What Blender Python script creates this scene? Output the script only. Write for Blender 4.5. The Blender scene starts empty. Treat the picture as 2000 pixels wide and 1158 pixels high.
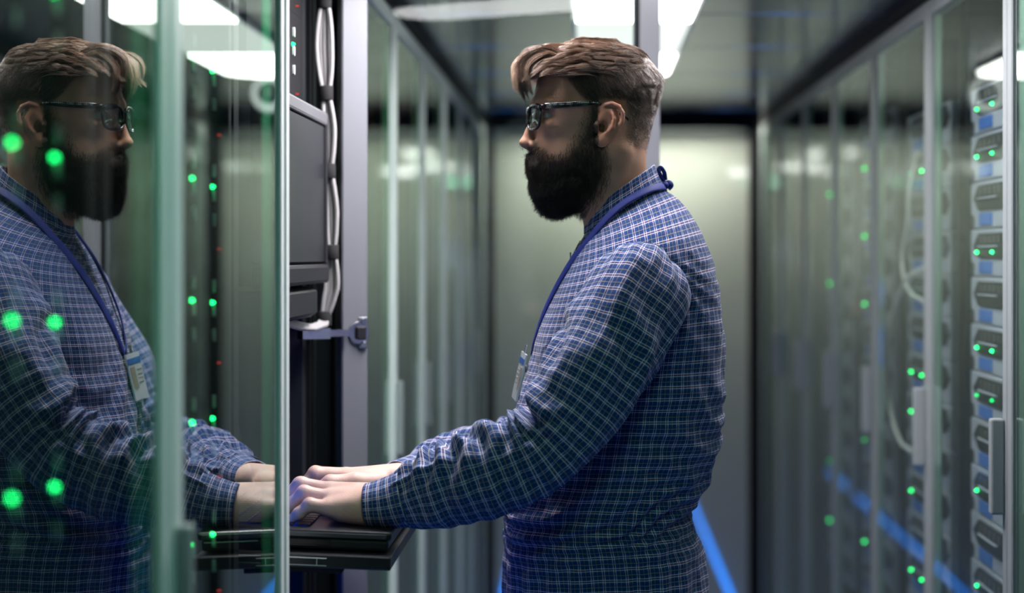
import bpy, bmesh, math
import numpy as np
from mathutils import Vector, Matrix

# ------------------------------------------------------------------ camera, world, exposure
scene = bpy.context.scene
FPX, VX, VY = 3530.0, 1147.0, 500.0          # focal length in px, vanishing point of the aisle (2000x1158 frame)
CAMZ = 1.40
cam_d = bpy.data.cameras.new('camera')
cam = bpy.data.objects.new('camera', cam_d)
scene.collection.objects.link(cam)
cam.location = (0, 0, CAMZ)
cam.rotation_euler = (math.pi / 2, 0, 0)
cam_d.sensor_width = 36.0
cam_d.sensor_fit = 'HORIZONTAL'
cam_d.lens = FPX / 2000 * 36.0
cam_d.shift_x = -(VX - 1000) / 2000
cam_d.shift_y = -(579 - VY) / 2000
cam_d.clip_start = 0.05
cam_d.dof.use_dof = True
cam_d.dof.focus_distance = 2.38
cam_d.dof.aperture_fstop = 2.2
cam_d.dof.aperture_blades = 7
scene.camera = cam

world = bpy.data.worlds.new('world'); scene.world = world
world.use_nodes = True
world.node_tree.nodes['Background'].inputs['Color'].default_value = (0.30, 0.36, 0.40, 1)
world.node_tree.nodes['Background'].inputs['Strength'].default_value = 0.02

vs = scene.view_settings
vs.view_transform = 'Standard'; vs.look = 'None'; vs.gamma = 1.0; vs.use_curve_mapping = False
vs.exposure = 0.0
cy = scene.cycles
cy.use_denoising = True
cy.max_bounces = 12; cy.glossy_bounces = 7; cy.transparent_max_bounces = 32
cy.diffuse_bounces = 4; cy.transmission_bounces = 6
cy.caustics_reflective = False; cy.caustics_refractive = False
cy.sample_clamp_indirect = 6.0

LAMP_L = 9.0        # ceiling luminaire diffusers
WASH_L = 75.0       # wall-washer strip behind the header beam
BLUE_L = 11.0       # blue floor strips
FILL_L = 8.0  # unseen green fill lamp, added to lift the camera-facing sides
CAB_L = 72.0         # luminaire over the open cabinet
KEY_L = 22.0         # second ceiling luminaire, over the man's back

COL = scene.collection
R = math.radians
rng = np.random.default_rng(7)

# ------------------------------------------------------------------ helpers: pixels, meshes
def P(px, py, d):
    return np.array([(px - VX) * d / FPX, d, CAMZ - (py - VY) * d / FPX])

def root_of(o):
    while o.parent is not None:
        o = o.parent
    return o

def mesh_np(name, V, F, uv=None, col=None, smooth=True, mat=None):
    """uniform-size faces F (n,k); uv given per vertex or per corner"""
    V = np.ascontiguousarray(V, dtype=np.float32); F = np.ascontiguousarray(F, dtype=np.int32)
    me = bpy.data.meshes.new(name)
    n, k = F.shape
    me.vertices.add(len(V)); me.vertices.foreach_set('co', V.ravel())
    me.loops.add(n * k); me.loops.foreach_set('vertex_index', F.ravel())
    me.polygons.add(n)
    me.polygons.foreach_set('loop_start', np.arange(0, n * k, k, dtype=np.int32))
    if smooth:
        me.polygons.foreach_set('use_smooth', np.ones(n, dtype=bool))
    if uv is not None:
        l = me.uv_layers.new(name='UVMap')
        U = np.ascontiguousarray(uv[F.ravel()] if len(uv) == len(V) else uv, dtype=np.float32)
        l.data.foreach_set('uv', U.ravel())
    if col is not None:
        a = me.color_attributes.new('Col', 'FLOAT_COLOR', 'POINT')
        c = np.ones((len(V), 4), dtype=np.float32); c[:, :3] = col
        a.data.foreach_set('color', c.ravel())
    me.update(calc_edges=True)
    if mat: me.materials.append(mat)
    return me

def link(name, me, parent=None, loc=None):
    o = bpy.data.objects.new(name, me)
    COL.objects.link(o)
    if parent is not None:
        o.parent = parent
    if loc is not None:
        o.location = loc
    return o

def obj_world(name, V, F, mat, parent=None, **kw):
    """world-space vertices; stored relative to the thing's origin"""
    V = np.asarray(V, dtype=float)
    if parent is not None:
        V = V - np.array(root_of(parent).location)
    return link(name, mesh_np(name, V, F, mat=mat, **kw), parent)

def tag(o, label=None, cat=None, group=None, kind=None):
    if label: o['label'] = label
    if cat: o['category'] = cat
    if group: o['group'] = group
    if kind: o['kind'] = kind
    return o

def thing(name, loc, label, cat, group=None):
    o = bpy.data.objects.new(name, None); COL.objects.link(o)
    o.empty_display_size = 0.05
    o.location = loc
    return tag(o, label, cat, group)

def copy_tree(o, parent=None):
    c = o.copy(); COL.objects.link(c); c.parent = parent
    for ch in list(o.children):
        copy_tree(ch, c)
    return c

class MB:
    """collects boxes, prisms and tubes as ONE mesh"""
    def __init__(self): self.bm = bmesh.new()
    def box(self, lo, hi, bev=0.0, seg=1):
        lo, hi = np.minimum(lo, hi).astype(float), np.maximum(lo, hi).astype(float)
        r = bmesh.ops.create_cube(self.bm, size=1.0)
        c = (lo + hi) / 2; s = hi - lo
        for v in r['verts']:
            v.co = Vector((v.co.x * s[0] + c[0], v.co.y * s[1] + c[1], v.co.z * s[2] + c[2]))
        if bev > 0:
            es = list({e for v in r['verts'] for e in v.link_edges})
            bmesh.ops.bevel(self.bm, geom=es, offset=bev, segments=seg, affect='EDGES', profile=0.5)
        return self
    def prism(self, poly, axis, lo, hi):
        """poly: list of 2-D points in the two other axes (in order), extruded along axis"""
        o = [a for a in range(3) if a != axis]
        rings = []
        for h in (lo, hi):
            ring = []
            for p in poly:
                c = [0, 0, 0]; c[axis] = h; c[o[0]] = p[0]; c[o[1]] = p[1]
                ring.append(self.bm.verts.new(c))
            rings.append(ring)
        n = len(poly)
        for i in range(n):
            self.bm.faces.new([rings[0][i], rings[0][(i + 1) % n], rings[1][(i + 1) % n], rings[1][i]])
        self.bm.faces.new(rings[0][::-1]); self.bm.faces.new(rings[1])
        return self
    def tube(self, pts, r, n=8, cap=True):
        pts = [np.array(p, float) for p in pts]
        rs = r if hasattr(r, '__len__') else [r] * len(pts)
        prev = None; rings = []
        up = np.array([0.13, 0.31, 0.94])
        for i, p in enumerate(pts):
            t = pts[min(i + 1, len(pts) - 1)] - pts[max(i - 1, 0)]
            t = t / (np.linalg.norm(t) + 1e-12)
            a = np.cross(t, up) if prev is None else prev - t * np.dot(prev, t)
            if np.linalg.norm(a) < 1e-6: a = np.cross(t, [1, 0, 0])
            a = a / np.linalg.norm(a); prev = a
            b = np.cross(t, a)
            rings.append([self.bm.verts.new(p + rs[i] * (math.cos(2 * math.pi * k / n) * a + math.sin(2 * math.pi * k / n) * b)) for k in range(n)])
        for i in range(len(rings) - 1):
            for k in range(n):
                self.bm.faces.new([rings[i][k], rings[i][(k + 1) % n], rings[i + 1][(k + 1) % n], rings[i + 1][k]])
        if cap:
            self.bm.faces.new(rings[0][::-1]); self.bm.faces.new(rings[-1])
        return self
    def lathe(self, prof, axis=2, center=(0, 0, 0), n=24):
        """prof: list of (radius, height)"""
        o = [a for a in range(3) if a != axis]
        rings = []
        for r, h in prof:
            ring = []
            for k in range(n):
                c = [0, 0, 0]; c[axis] = h
                c[o[0]] = r * math.cos(2 * math.pi * k / n); c[o[1]] = r * math.sin(2 * math.pi * k / n)
                ring.append(self.bm.verts.new(np.array(c) + np.array(center)))
            rings.append(ring)
        for i in range(len(rings) - 1):
            for k in range(n):
                self.bm.faces.new([rings[i][k], rings[i][(k + 1) % n], rings[i + 1][(k + 1) % n], rings[i + 1][k]])
        self.bm.faces.new(rings[0][::-1]); self.bm.faces.new(rings[-1])
        return self
    def build(self, name, mat, parent=None, smooth=False, origin=None, loc=None, xf=None):
        """origin: subtracted from the vertices (world-built meshes)"""
        if xf is not None:
            bmesh.ops.transform(self.bm, matrix=xf, verts=self.bm.verts)
        if origin is not None:
            bmesh.ops.translate(self.bm, vec=-Vector(origin), verts=self.bm.verts)
        bmesh.ops.recalc_face_normals(self.bm, faces=self.bm.faces)
        me = bpy.data.meshes.new(name)
        self.bm.to_mesh(me); self.bm.free()
        if smooth:
            for p in me.polygons: p.use_smooth = True
        if mat: me.materials.append(mat)
        return link(name, me, parent, loc)

# ------------------------------------------------------------------ materials
def new_mat(name):
    m = bpy.data.materials.new(name); m.use_nodes = True
    return m, m.node_tree.nodes, m.node_tree.links

def pbr(name, col, rough=0.5, metal=0.0, coat=0.0, coat_r=0.03, noise=0.08, scale=40.0, bump=0.0, spec=0.5, sss=0.0):
    m, n, l = new_mat(name)
    b = n['Principled BSDF']
    b.inputs['Roughness'].default_value = rough
    b.inputs['Metallic'].default_value = metal
    b.inputs['Coat Weight'].default_value = coat
    b.inputs['Coat Roughness'].default_value = coat_r
    b.inputs['Specular IOR Level'].default_value = spec
    tc = n.new('ShaderNodeTexCoord'); nz = n.new('ShaderNodeTexNoise')
    nz.inputs['Scale'].default_value = scale; nz.inputs['Detail'].default_value = 3
    l.new(tc.outputs['Object'], nz.inputs['Vector'])
    mx = n.new('ShaderNodeMix'); mx.data_type = 'RGBA'
    mx.inputs[6].default_value = (*[c * (1 - noise) for c in col], 1)
    mx.inputs[7].default_value = (*[min(1, c * (1 + noise)) for c in col], 1)
    l.new(nz.outputs['Fac'], mx.inputs[0]); l.new(mx.outputs[2], b.inputs['Base Color'])
    if bump > 0:
        bp = n.new('ShaderNodeBump'); bp.inputs['Strength'].default_value = bump; bp.inputs['Distance'].default_value = 0.002
        l.new(nz.outputs['Fac'], bp.inputs['Height']); l.new(bp.outputs['Normal'], b.inputs['Normal'])
    return m

def emit(name, col, strength):
    m, n, l = new_mat(name)
    n.remove(n['Principled BSDF'])
    e = n.new('ShaderNodeEmission'); e.inputs['Color'].default_value = (*col, 1); e.inputs['Strength'].default_value = strength
    l.new(e.outputs[0], n['Material Output'].inputs['Surface'])
    return m

def glass(name, tint=(0.95, 0.985, 0.97), f0=0.05, rough=0.0, refl=(0.93, 1.0, 0.96)):
    m, n, l = new_mat(name)
    n.remove(n['Principled BSDF'])
    lw = n.new('ShaderNodeLayerWeight'); lw.inputs['Blend'].default_value = 0.5
    pw = n.new('ShaderNodeMath'); pw.operation = 'POWER'; pw.inputs[1].default_value = 5.0
    ml = n.new('ShaderNodeMath'); ml.operation = 'MULTIPLY_ADD'; ml.inputs[1].default_value = 1 - f0; ml.inputs[2].default_value = f0
    t = n.new('ShaderNodeBsdfTransparent'); t.inputs['Color'].default_value = (*tint, 1)
    g = n.new('ShaderNodeBsdfGlossy'); g.inputs['Roughness'].default_value = rough; g.inputs['Color'].default_value = (*refl, 1)
    mx = n.new('ShaderNodeMixShader')
    l.new(lw.outputs['Facing'], pw.inputs[0]); l.new(pw.outputs[0], ml.inputs[0]); l.new(ml.outputs[0], mx.inputs[0])
    l.new(t.outputs[0], mx.inputs[1]); l.new(g.outputs[0], mx.inputs[2])
    l.new(mx.outputs[0], n['Material Output'].inputs['Surface'])
    return m

def clear(name, tint):
    m, n, l = new_mat(name)
    n.remove(n['Principled BSDF'])
    t = n.new('ShaderNodeBsdfTransparent'); t.inputs['Color'].default_value = (*tint, 1)
    l.new(t.outputs[0], n['Material Output'].inputs['Surface'])
    return m

def outer_face(o, direction, mat_in):
    """coated outer face keeps slot 0, the other faces are anti-reflective"""
    o.data.materials.append(mat_in)
    dv_ = Vector(direction)
    for p in o.data.polygons:
        p.material_index = 0 if p.normal.dot(dv_) > 0.5 else 1

def vcol(name, rough=0.5, sss=0.0, spec=0.5, sheen=0.0, bump=0.0):
    m, n, l = new_mat(name)
    b = n['Principled BSDF']
    a = n.new('ShaderNodeVertexColor'); a.layer_name = 'Col'
    l.new(a.outputs['Color'], b.inputs['Base Color'])
    b.inputs['Roughness'].default_value = rough
    b.inputs['Specular IOR Level'].default_value = spec
    if sss:
        b.inputs['Subsurface Weight'].default_value = sss
        b.inputs['Subsurface Radius'].default_value = (1.0, 0.35, 0.2)
        b.inputs['Subsurface Scale'].default_value = 0.006
    if bump:
        tc = n.new('ShaderNodeTexCoord'); nz = n.new('ShaderNodeTexNoise'); nz.inputs['Scale'].default_value = 420
        l.new(tc.outputs['Object'], nz.inputs['Vector'])
        bp = n.new('ShaderNodeBump'); bp.inputs['Strength'].default_value = bump; bp.inputs['Distance'].default_value = 0.001
        l.new(nz.outputs['Fac'], bp.inputs['Height']); l.new(bp.outputs['Normal'], b.inputs['Normal'])
    return m

def plaid(name):
    m, n, l = new_mat(name)
    b = n['Principled BSDF']
    b.inputs['Roughness'].default_value = 0.85
    b.inputs['Specular IOR Level'].default_value = 0.15
    b.inputs['Sheen Weight'].default_value = 0.12
    uv = n.new('ShaderNodeUVMap'); sp = n.new('ShaderNodeSeparateXYZ')
    l.new(uv.outputs['UV'], sp.inputs[0])
    PER = 0.0152
    def line(out, off, w):
        a = n.new('ShaderNodeMath'); a.operation = 'MULTIPLY_ADD'; a.inputs[1].default_value = 1 / PER; a.inputs[2].default_value = 50 - off / PER
        l.new(out, a.inputs[0])
        f = n.new('ShaderNodeMath'); f.operation = 'FRACT'; l.new(a.outputs[0], f.inputs[0])
        c = n.new('ShaderNodeMath'); c.operation = 'LESS_THAN'; c.inputs[1].default_value = w / PER
        l.new(f.outputs[0], c.inputs[0])
        return c.outputs[0]
    # ground: navy with slightly lighter woven blocks
    cur = n.new('ShaderNodeRGB'); cur.outputs[0].default_value = (0.010, 0.060, 0.235, 1); cur = cur.outputs[0]
    def over(cur, fac, col, k):
        s = n.new('ShaderNodeMath'); s.operation = 'MULTIPLY'; s.inputs[1].default_value = k; l.new(fac, s.inputs[0])
        mx = n.new('ShaderNodeMix'); mx.data_type = 'RGBA'; mx.inputs[7].default_value = (*col, 1)
        l.new(s.outputs[0], mx.inputs[0]); l.new(cur, mx.inputs[6])
        return mx.outputs[2]
    for ax in ('X', 'Y'):
        o = sp.outputs[ax]
        cur = over(cur, line(o, 0.0058, 0.0072), (0.005, 0.028, 0.13), 0.45)
        cur = over(cur, line(o, 0.0095, 0.0007), (0.50, 0.48, 0.18), 0.45)
        cur = over(cur, line(o, 0.0015, 0.0006), (0.50, 0.07, 0.10), 0.45)
        cur = over(cur, line(o, 0.0000, 0.0007), (0.90, 0.92, 0.92), 0.70)
        cur = over(cur, line(o, 0.0030, 0.0007), (0.90, 0.92, 0.92), 0.70)
    l.new(cur, b.inputs['Base Color'])
    tc = n.new('ShaderNodeTexCoord'); nz = n.new('ShaderNodeTexNoise'); nz.inputs['Scale'].default_value = 38; nz.inputs['Detail'].default_value = 4
    nz.inputs['Distortion'].default_value = 0.6
    l.new(tc.outputs['Object'], nz.inputs['Vector'])
    bp = n.new('ShaderNodeBump'); bp.inputs['Strength'].default_value = 0.6; bp.inputs['Distance'].default_value = 0.006
    l.new(nz.outputs['Fac'], bp.inputs['Height']); l.new(bp.outputs['Normal'], b.inputs['Normal'])
    return m

M = {}
M['alu'] = pbr('brushed_aluminium', (0.68, 0.74, 0.74), 0.45, 0.0, spec=0.25, noise=0.05, scale=12)
M['alu_r'] = pbr('grey_aluminium', (0.27, 0.30, 0.31), 0.45, 0.0, spec=0.2, noise=0.05, scale=12)
M['doorframe'] = pbr('door_frame_grey', (0.135, 0.142, 0.16), 0.45, 0.0, spec=0.3, noise=0.04, scale=12)
M['dark'] = pbr('dark_steel', (0.009, 0.011, 0.015), 0.6, 0.0, spec=0.25)
M['black'] = pbr('black_plastic', (0.010, 0.010, 0.012), 0.35, noise=0.15)
M['satin_black'] = pbr('satin_black', (0.012, 0.012, 0.016), 0.55, noise=0.15, scale=90, spec=0.25)
M['header'] = pbr('header_black', (0.006, 0.007, 0.009), 0.7, spec=0.15)
M['floor'] = pbr('floor_tile', (0.06, 0.065, 0.075), 0.25, noise=0.15, scale=6)
M['ceil'] = pbr('ceiling_panel', (0.40, 0.43, 0.47), 0.17, 0.85, noise=0.04, scale=5)
M['wall'] = pbr('frosted_end_wall', (0.36, 0.385, 0.345), 0.55, 0.0, coat=1.0, coat_r=0.02, noise=0.03, scale=3)
M['wall'].node_tree.nodes['Principled BSDF'].inputs['Coat IOR'].default_value = 2.3
M['wallback'] = pbr('rear_wall_paint', (0.12, 0.13, 0.14), 0.6)
M['pane'] = glass('cabinet_glass', tint=(0.86, 0.93, 0.90), f0=0.36)
M['pane_r'] = glass('cabinet_glass_right', tint=(0.95, 0.985, 0.97), f0=0.10)
M['clear'] = clear('uncoated_glass_face', (0.95, 0.985, 0.965))
M['edge_strip_r'] = glass('pale_edge_film', tint=(0.82, 0.94, 0.88), f0=0.12, rough=0.6, refl=(0.55, 0.75, 0.66))
M['edge_strip'] = glass('green_edge_film', tint=(0.55, 0.82, 0.67), f0=0.10, rough=0.6, refl=(0.2, 0.7, 0.42))
M['pane_clear'] = glass('door_glass', tint=(0.96, 0.985, 0.975), f0=0.022)
M['lens'] = glass('lens_glass', tint=(0.97, 0.98, 0.97), f0=0.06, refl=(0.8, 1.0, 0.95))
M['lamp'] = emit('lamp_diffuser', (1.0, 0.985, 0.94), LAMP_L)
M['lamp_dim'] = emit('lamp_diffuser_dim', (0.95, 1.0, 0.96), LAMP_L * 0.12)
M['lamp_cab'] = emit('cabinet_lamp_diffuser', (1.0, 0.95, 0.98), CAB_L)
M['lamp_key'] = emit('key_lamp_diffuser', (1.0, 0.95, 0.97), KEY_L)
M['lamp_fill'] = emit('fill_lamp_diffuser', (0.42, 1.0, 0.72), FILL_L)
M['wash'] = emit('wall_washer_tube', (1.0, 1.0, 0.86), WASH_L)
M['blue'] = emit('blue_strip', (0.0, 0.22, 1.0), BLUE_L)
M['blue_cab'] = emit('blue_cabinet_light', (0.02, 0.12, 1.0), 32.0)
M['ring'] = emit('camera_ring_added_glow', (0.95, 1.0, 0.98), 1.1)  # glow added to the white ring so its mirror images read bright
M['green'] = emit('green_led', (0.01, 1.0, 0.20), 10.0)
M['greendim'] = emit('green_led_dim', (0.0, 1.0, 0.22), 3.0)
M['red'] = emit('red_led', (1.0, 0.06, 0.05), 0.9)
M['blueled'] = emit('blue_led', (0.05, 0.1, 1.0), 5.0)
M['server'] = pbr('server_grey', (0.40, 0.44, 0.52), 0.45, 0.1)
M['server_black'] = pbr('server_black', (0.006, 0.006, 0.007), 0.8, spec=0.15)
M['vent'] = pbr('vent_dark', (0.018, 0.022, 0.022), 0.5)
M['slat'] = pbr('vent_slat', (0.07, 0.075, 0.075), 0.45)
M['bluelabel'] = pbr('blue_label', (0.05, 0.16, 0.50), 0.5, noise=0.2, scale=200)
M['oval'] = pbr('pale_latch', (0.75, 0.82, 0.82), 0.4)
M['cablegrey'] = pbr('grey_cable', (0.30, 0.295, 0.30), 0.5)
M['cabledark'] = pbr('rack_cable', (0.70, 0.73, 0.72), 0.5)
M['tie'] = pbr('velcro_black', (0.008, 0.008, 0.009), 0.9, bump=0.3)
M['screen'] = pbr('dark_screen', (0.014, 0.015, 0.018), 0.30, noise=0.1, spec=0.3)
M['chrome'] = pbr('nickel', (0.55, 0.55, 0.57), 0.22, 1.0)
M['tray'] = pbr('tray_black', (0.020, 0.020, 0.023), 0.34, noise=0.25, scale=300, bump=0.1)
M['laptop'] = pbr('laptop_shell', (0.016, 0.016, 0.020), 0.30, noise=0.1)
M['laptop_edge'] = pbr('laptop_edge', (0.09, 0.095, 0.11), 0.3, 0.5)
M['key'] = pbr('laptop_key', (0.012, 0.012, 0.016), 0.4)
M['keylight'] = emit('key_backlight', (0.02, 0.08, 1.0), 0.14)
M['dome_white'] = pbr('dome_housing', (0.75, 0.76, 0.76), 0.4)
M['dome'] = pbr('dome_smoke', (0.05, 0.06, 0.07), 0.05, coat=1.0)
M['skin'] = vcol('skin', 0.48, sss=0.12, spec=0.4, bump=0.25)
M['hair'] = vcol('hair', 0.42, spec=0.6)
M['beardhair'] = vcol('beard_hair', 0.5, spec=0.4)
M['plaid'] = plaid('plaid_cotton')
M['lanyard'] = pbr('lanyard_blue', (0.004, 0.020, 0.19), 0.7, noise=0.2, scale=300)
M['badge'] = pbr('badge_card', (0.55, 0.60, 0.62), 0.25, coat=0.6)
M['badgeblue'] = pbr('badge_blue_print', (0.03, 0.12, 0.42), 0.3, coat=0.6)
M['badgephoto'] = pbr('badge_photo_print', (0.30, 0.27, 0.20), 0.3, coat=0.6)
M['trousers'] = pbr('trouser_cloth', (0.012, 0.015, 0.03), 0.85)
M['shoe'] = pbr('shoe_leather', (0.012, 0.010, 0.009), 0.35)
M['specs'] = pbr('glasses_acetate', (0.006, 0.006, 0.008), 0.18, coat=0.5)
M['button'] = pbr('shirt_button', (0.10, 0.16, 0.30), 0.3)
M['eyewhite'] = pbr('eye_white', (0.50, 0.48, 0.46), 0.15, coat=0.8)
M['iris'] = pbr('iris_blue', (0.06, 0.16, 0.22), 0.1, coat=1.0)
# temple texture: fine studs
def stud_mat():
    m, n, l = new_mat('glasses_studded')
    b = n['Principled BSDF']; b.inputs['Roughness'].default_value = 0.3
    uv = n.new('ShaderNodeTexCoord'); ck = n.new('ShaderNodeTexVoronoi'); ck.inputs['Scale'].default_value = 420; ck.inputs['Randomness'].default_value = 0.0
    l.new(uv.outputs['Object'], ck.inputs['Vector'])
    rp = n.new('ShaderNodeValToRGB'); rp.color_ramp.elements[0].position = 0.38; rp.color_ramp.elements[1].position = 0.46
    rp.color_ramp.elements[0].color = (0.42, 0.42, 0.42, 1); rp.color_ramp.elements[1].color = (0.006, 0.006, 0.008, 1)
    l.new(ck.outputs['Distance'], rp.inputs[0]); l.new(rp.outputs[0], b.inputs['Base Color'])
    return m
M['studs'] = stud_mat()

# ------------------------------------------------------------------ the room
A, B = 0.361, 0.604          # aisle edges: left glass plane x=-A, right glass plane x=+B
ZT = CAMZ + 0.485            # top of cabinets / aisle ceiling
YEND, YBACK = 6.38, -1.60
LP, LK0, LY0 = 0.588, -5, 1.555     # left pitch, first index, boundary of index 0
RP, RK0, RY0 = 0.610, -6, 2.585

fl = MB().box((-1.4, YBACK, -0.06), (1.7, YEND + .1, 0.0)).build('floor', M['dark']); tag(fl, kind='structure')
ft = []
tile_me = None
for i, x0 in enumerate((-0.361, 0.1215)):
    for j in range(13):
        y0 = YBACK + 0.02 + j * 0.61
        if tile_me is None:
            t = MB().box((0.002, 0.002, 0), (0.4805, 0.608, 0.004), 0.001).build('tile', M['floor'], fl, loc=(x0, y0, 0)); tile_me = t.data
        else:
            link('tile', tile_me, fl, (x0, y0, 0))
wb = MB().box((-A - .05, YEND, 0), (B + .05, YEND + 0.05, ZT)).build('wall_end', M['wall']); tag(wb, kind='structure')
for nm, x0, x1 in (('corner_post', -A - 0.01, -A + 0.034), ('corner_post', B - 0.036, B + 0.01)):
    MB().box((x0, YEND - 0.05, 0), (x1, YEND + 0.01, ZT), 0.004).build(nm, M['header'], wb)
wr = MB().box((-1.4, YBACK - .05, 0), (1.7, YBACK, ZT + .1)).build('wall_rear', M['wallback']); tag(wr, kind='structure')
wl = MB().box((-1.45, YBACK, 0), (-1.4, YEND + .1, ZT + .1)).build('wall_left', M['wallback']); tag(wl, kind='structure')
wr2 = MB().box((1.7, YBACK, 0), (1.75, YEND + .1, ZT + .1)).build('wall_right', M['wallback']); tag(wr2, kind='structure')
ce = MB().box((-1.4, YBACK, ZT + 0.03), (1.7, YEND + .1, ZT + 0.08)).build('ceiling', M['dark']); tag(ce, kind='structure')
# ceiling panels, seams across the aisle
seams = [YBACK + 0.02, -1.0, -0.42, 0.16, 0.74, 1.32, 1.90, 2.48, 3.05, 3.62, 4.19, 4.80, 5.40, 5.98, YEND]
for a, b in zip(seams[:-1], seams[1:]):
    MB().box((-A, a + 0.004, ZT), (B, b - 0.004, ZT + 0.03), 0.002).build('ceiling_panel', M['ceil'], ce)
# header beam before the end wall with a wall-washer tube behind it
hb = MB().box((-A + 0.034, 6.10, ZT - 0.054), (B - 0.036, 6.15, ZT), 0.003).build('trim_1', M['header']); tag(hb, kind='structure')

t = thing('wall_washer', (0.15, 6.205, ZT - 0.03), 'pale recessed strip light behind the black header at the end wall', 'lamp')
MB().box((-0.36, -0.028, 0.018), (0.40, 0.028, 0.022), 0.001).build('diffuser', M['wash'], t)
m = MB()
for s_ in (-1, 1): m.box((-0.37, s_ * 0.030, 0.004), (0.41, s_ * 0.034, 0.029), 0.001)
m.box((-0.37, -0.030, 0.024), (0.41, 0.030, 0.029)).build('trough', M['alu'], t)

# ceiling luminaire above the aisle, behind the man
def luminaire(y0, y1, x0, x1, cuts, mat, label, dim=None):
    t = thing('ceiling_lamp', ((x0 + x1) / 2, (y0 + y1) / 2, ZT), label, 'lamp')
    o = np.array(t.location)
    w = (x1 - x0)
    def stad(ins):
        pts = []
        r = w / 2 - ins; cx = (x0 + x1) / 2
        for k in range(13):
            a = math.pi * k / 12; pts.append((cx + r * math.cos(a), y1 - w / 2 + r * math.sin(a)))
        for k in range(13):
            a = math.pi + math.pi * k / 12; pts.append((cx + r * math.cos(a), y0 + w / 2 + r * math.sin(a)))
        return pts
    MB().prism(stad(0.0), 2, ZT - 0.012, ZT - 0.001).build('housing', M['alu'], t, origin=o)
    full = stad(0.008)
    ys = [y0] + cuts + [y1]
    for a, b in zip(ys[:-1], ys[1:]):
        m = MB().prism(full, 2, ZT - 0.018, ZT - 0.0121)
        for co, no in (((0, a + 0.006, 0), (0, -1, 0)), ((0, b - 0.006, 0), (0, 1, 0))):
            g = list(m.bm.verts) + list(m.bm.edges) + list(m.bm.faces)
            r = bmesh.ops.bisect_plane(m.bm, geom=g, plane_co=co, plane_no=no, clear_outer=True)
            es = [e for e in r['geom_cut'] if isinstance(e, bmesh.types.BMEdge)]
            if es: bmesh.ops.contextual_create(m.bm, geom=es)
        m.build('diffuser', dim if (dim and a == cuts[0]) else mat, t, origin=o)
    return t
luminaire(2.92, 4.74, -0.03, 0.215, [3.62, 4.19], M['lamp'], 'long rounded white ceiling light behind the man', M['lamp_dim'])
luminaire(2.34, 2.76, -0.21, -0.01, [2.48], M['lamp_cab'], 'short rounded ceiling light above the open cabinet')
luminaire(2.36, 2.92, 0.24, 0.42, [2.48], M['lamp_key'], 'short rounded ceiling light behind the man on the right')
luminaire(0.92, 1.56, -0.03, 0.215, [1.32], M['lamp_fill'], 'added green fill light under the ceiling at the near end of the aisle')

# blue floor strips along the cabinet feet
for x, lab in ((-A + 0.018, 'blue light strip on the floor along the left cabinets'), (B - 0.018, 'blue light strip on the floor along the right cabinets')):
    t = thing('floor_light_strip', (x, 3.6, 0.004), lab, 'light strip')
    MB().box((-0.016, -2.5, 0), (0.016, 2.6, 0.010), 0.002).build('channel', M['alu'], t)
    MB().box((-0.011, -2.48, 0.0101), (0.011, 2.58, 0.016), 0.002).build('diffuser', M['blue'], t)

# ------------------------------------------------------------------ cabinets
def rack_proto(s, pitch):
    """s=-1: left row (interior towards -x), s=+1: right row; origin at the near lower corner of the front"""
    t = thing('server_cabinet', (0, 0, 0), 'x', 'cabinet')
    dk = M['dark']
    for y in (0.0, pitch - 0.014):
        MB().box((s * 0.064, y + 0.001, 0.08), (s * 0.80, y + 0.013, ZT - 0.03)).build('side_panel', dk, t)
    MB().box((s * 0.034, 0.001, ZT - 0.03), (s * 0.80, pitch - 0.001, ZT - 0.012)).build('top_panel', dk, t)
    MB().box((s * 0.80, 0.001, 0.08), (s * 0.815, pitch - 0.001, ZT - 0.012)).build('back_panel', dk, t)
    MB().box((s * 0.006, 0.001, 0.0), (s * 0.80, pitch - 0.001, 0.08), 0.002).build('plinth', dk, t)
    MB().box((-s * 0.004, 0.0, ZT - 0.030), (s * 0.034, pitch, ZT), 0.002).build('header', M['header'], t)
    for y in (0.020, pitch - 0.048):
        MB().box((s * 0.062, y, 0.09), (s * 0.10, y + 0.03, ZT - 0.03)).build('mounting_rail', dk, t)
    return t

def door_parts(t, s, pitch):
    z0, z1 = 0.085, ZT - 0.034
    m = MB()
    sw = 0.026
    sn, sf, gp = (0.042, 0.022, 0.014) if s < 0 else (0.026, 0.026, 0.003)
    m.box((-s * 0.004, 0.001, z0), (s * 0.018, 0.001 + sn, z1), 0.002)
    m.box((-s * 0.004, pitch - gp - sf, z0), (s * 0.018, pitch - gp, z1), 0.002)
    m.box((-s * 0.004, 0.001 + sn, z1 - 0.03), (s * 0.018, pitch - gp - sf, z1), 0.002)
    m.box((-s * 0.004, 0.001 + sn, z0), (s * 0.018, pitch - gp - sf, z0 + 0.03), 0.002)
    fm_ = M['alu'] if s < 0 else M['alu_r']
    d = m.build('door', fm_, t)
    pn = MB().box((0, 0.001 + sn + .0005, z0 + 0.0305), (s * 0.005, pitch - gp - sf - .0005, z1 - 0.0305)).build('pane', M['pane'] if s < 0 else M['pane_r'], d)
    outer_face(pn, (-s, 0, 0), M['clear'])
    MB().box((s * 0.0055, pitch - gp - sf - (0.066 if s < 0 else 0.045), z0 + 0.031), (s * 0.0075, pitch - gp - sf - .001, z1 - 0.031)).build('edge_strip', M['edge_strip'] if s < 0 else M['edge_strip_r'], d)
    MB().box((-s * (0.017 if s < 0 else 0.024), 0.010, CAMZ - 0.372), (-s * 0.0042, 0.030, CAMZ - 0.234), 0.003, 2).build('handle', M['alu_r'], d)
    return d

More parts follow.
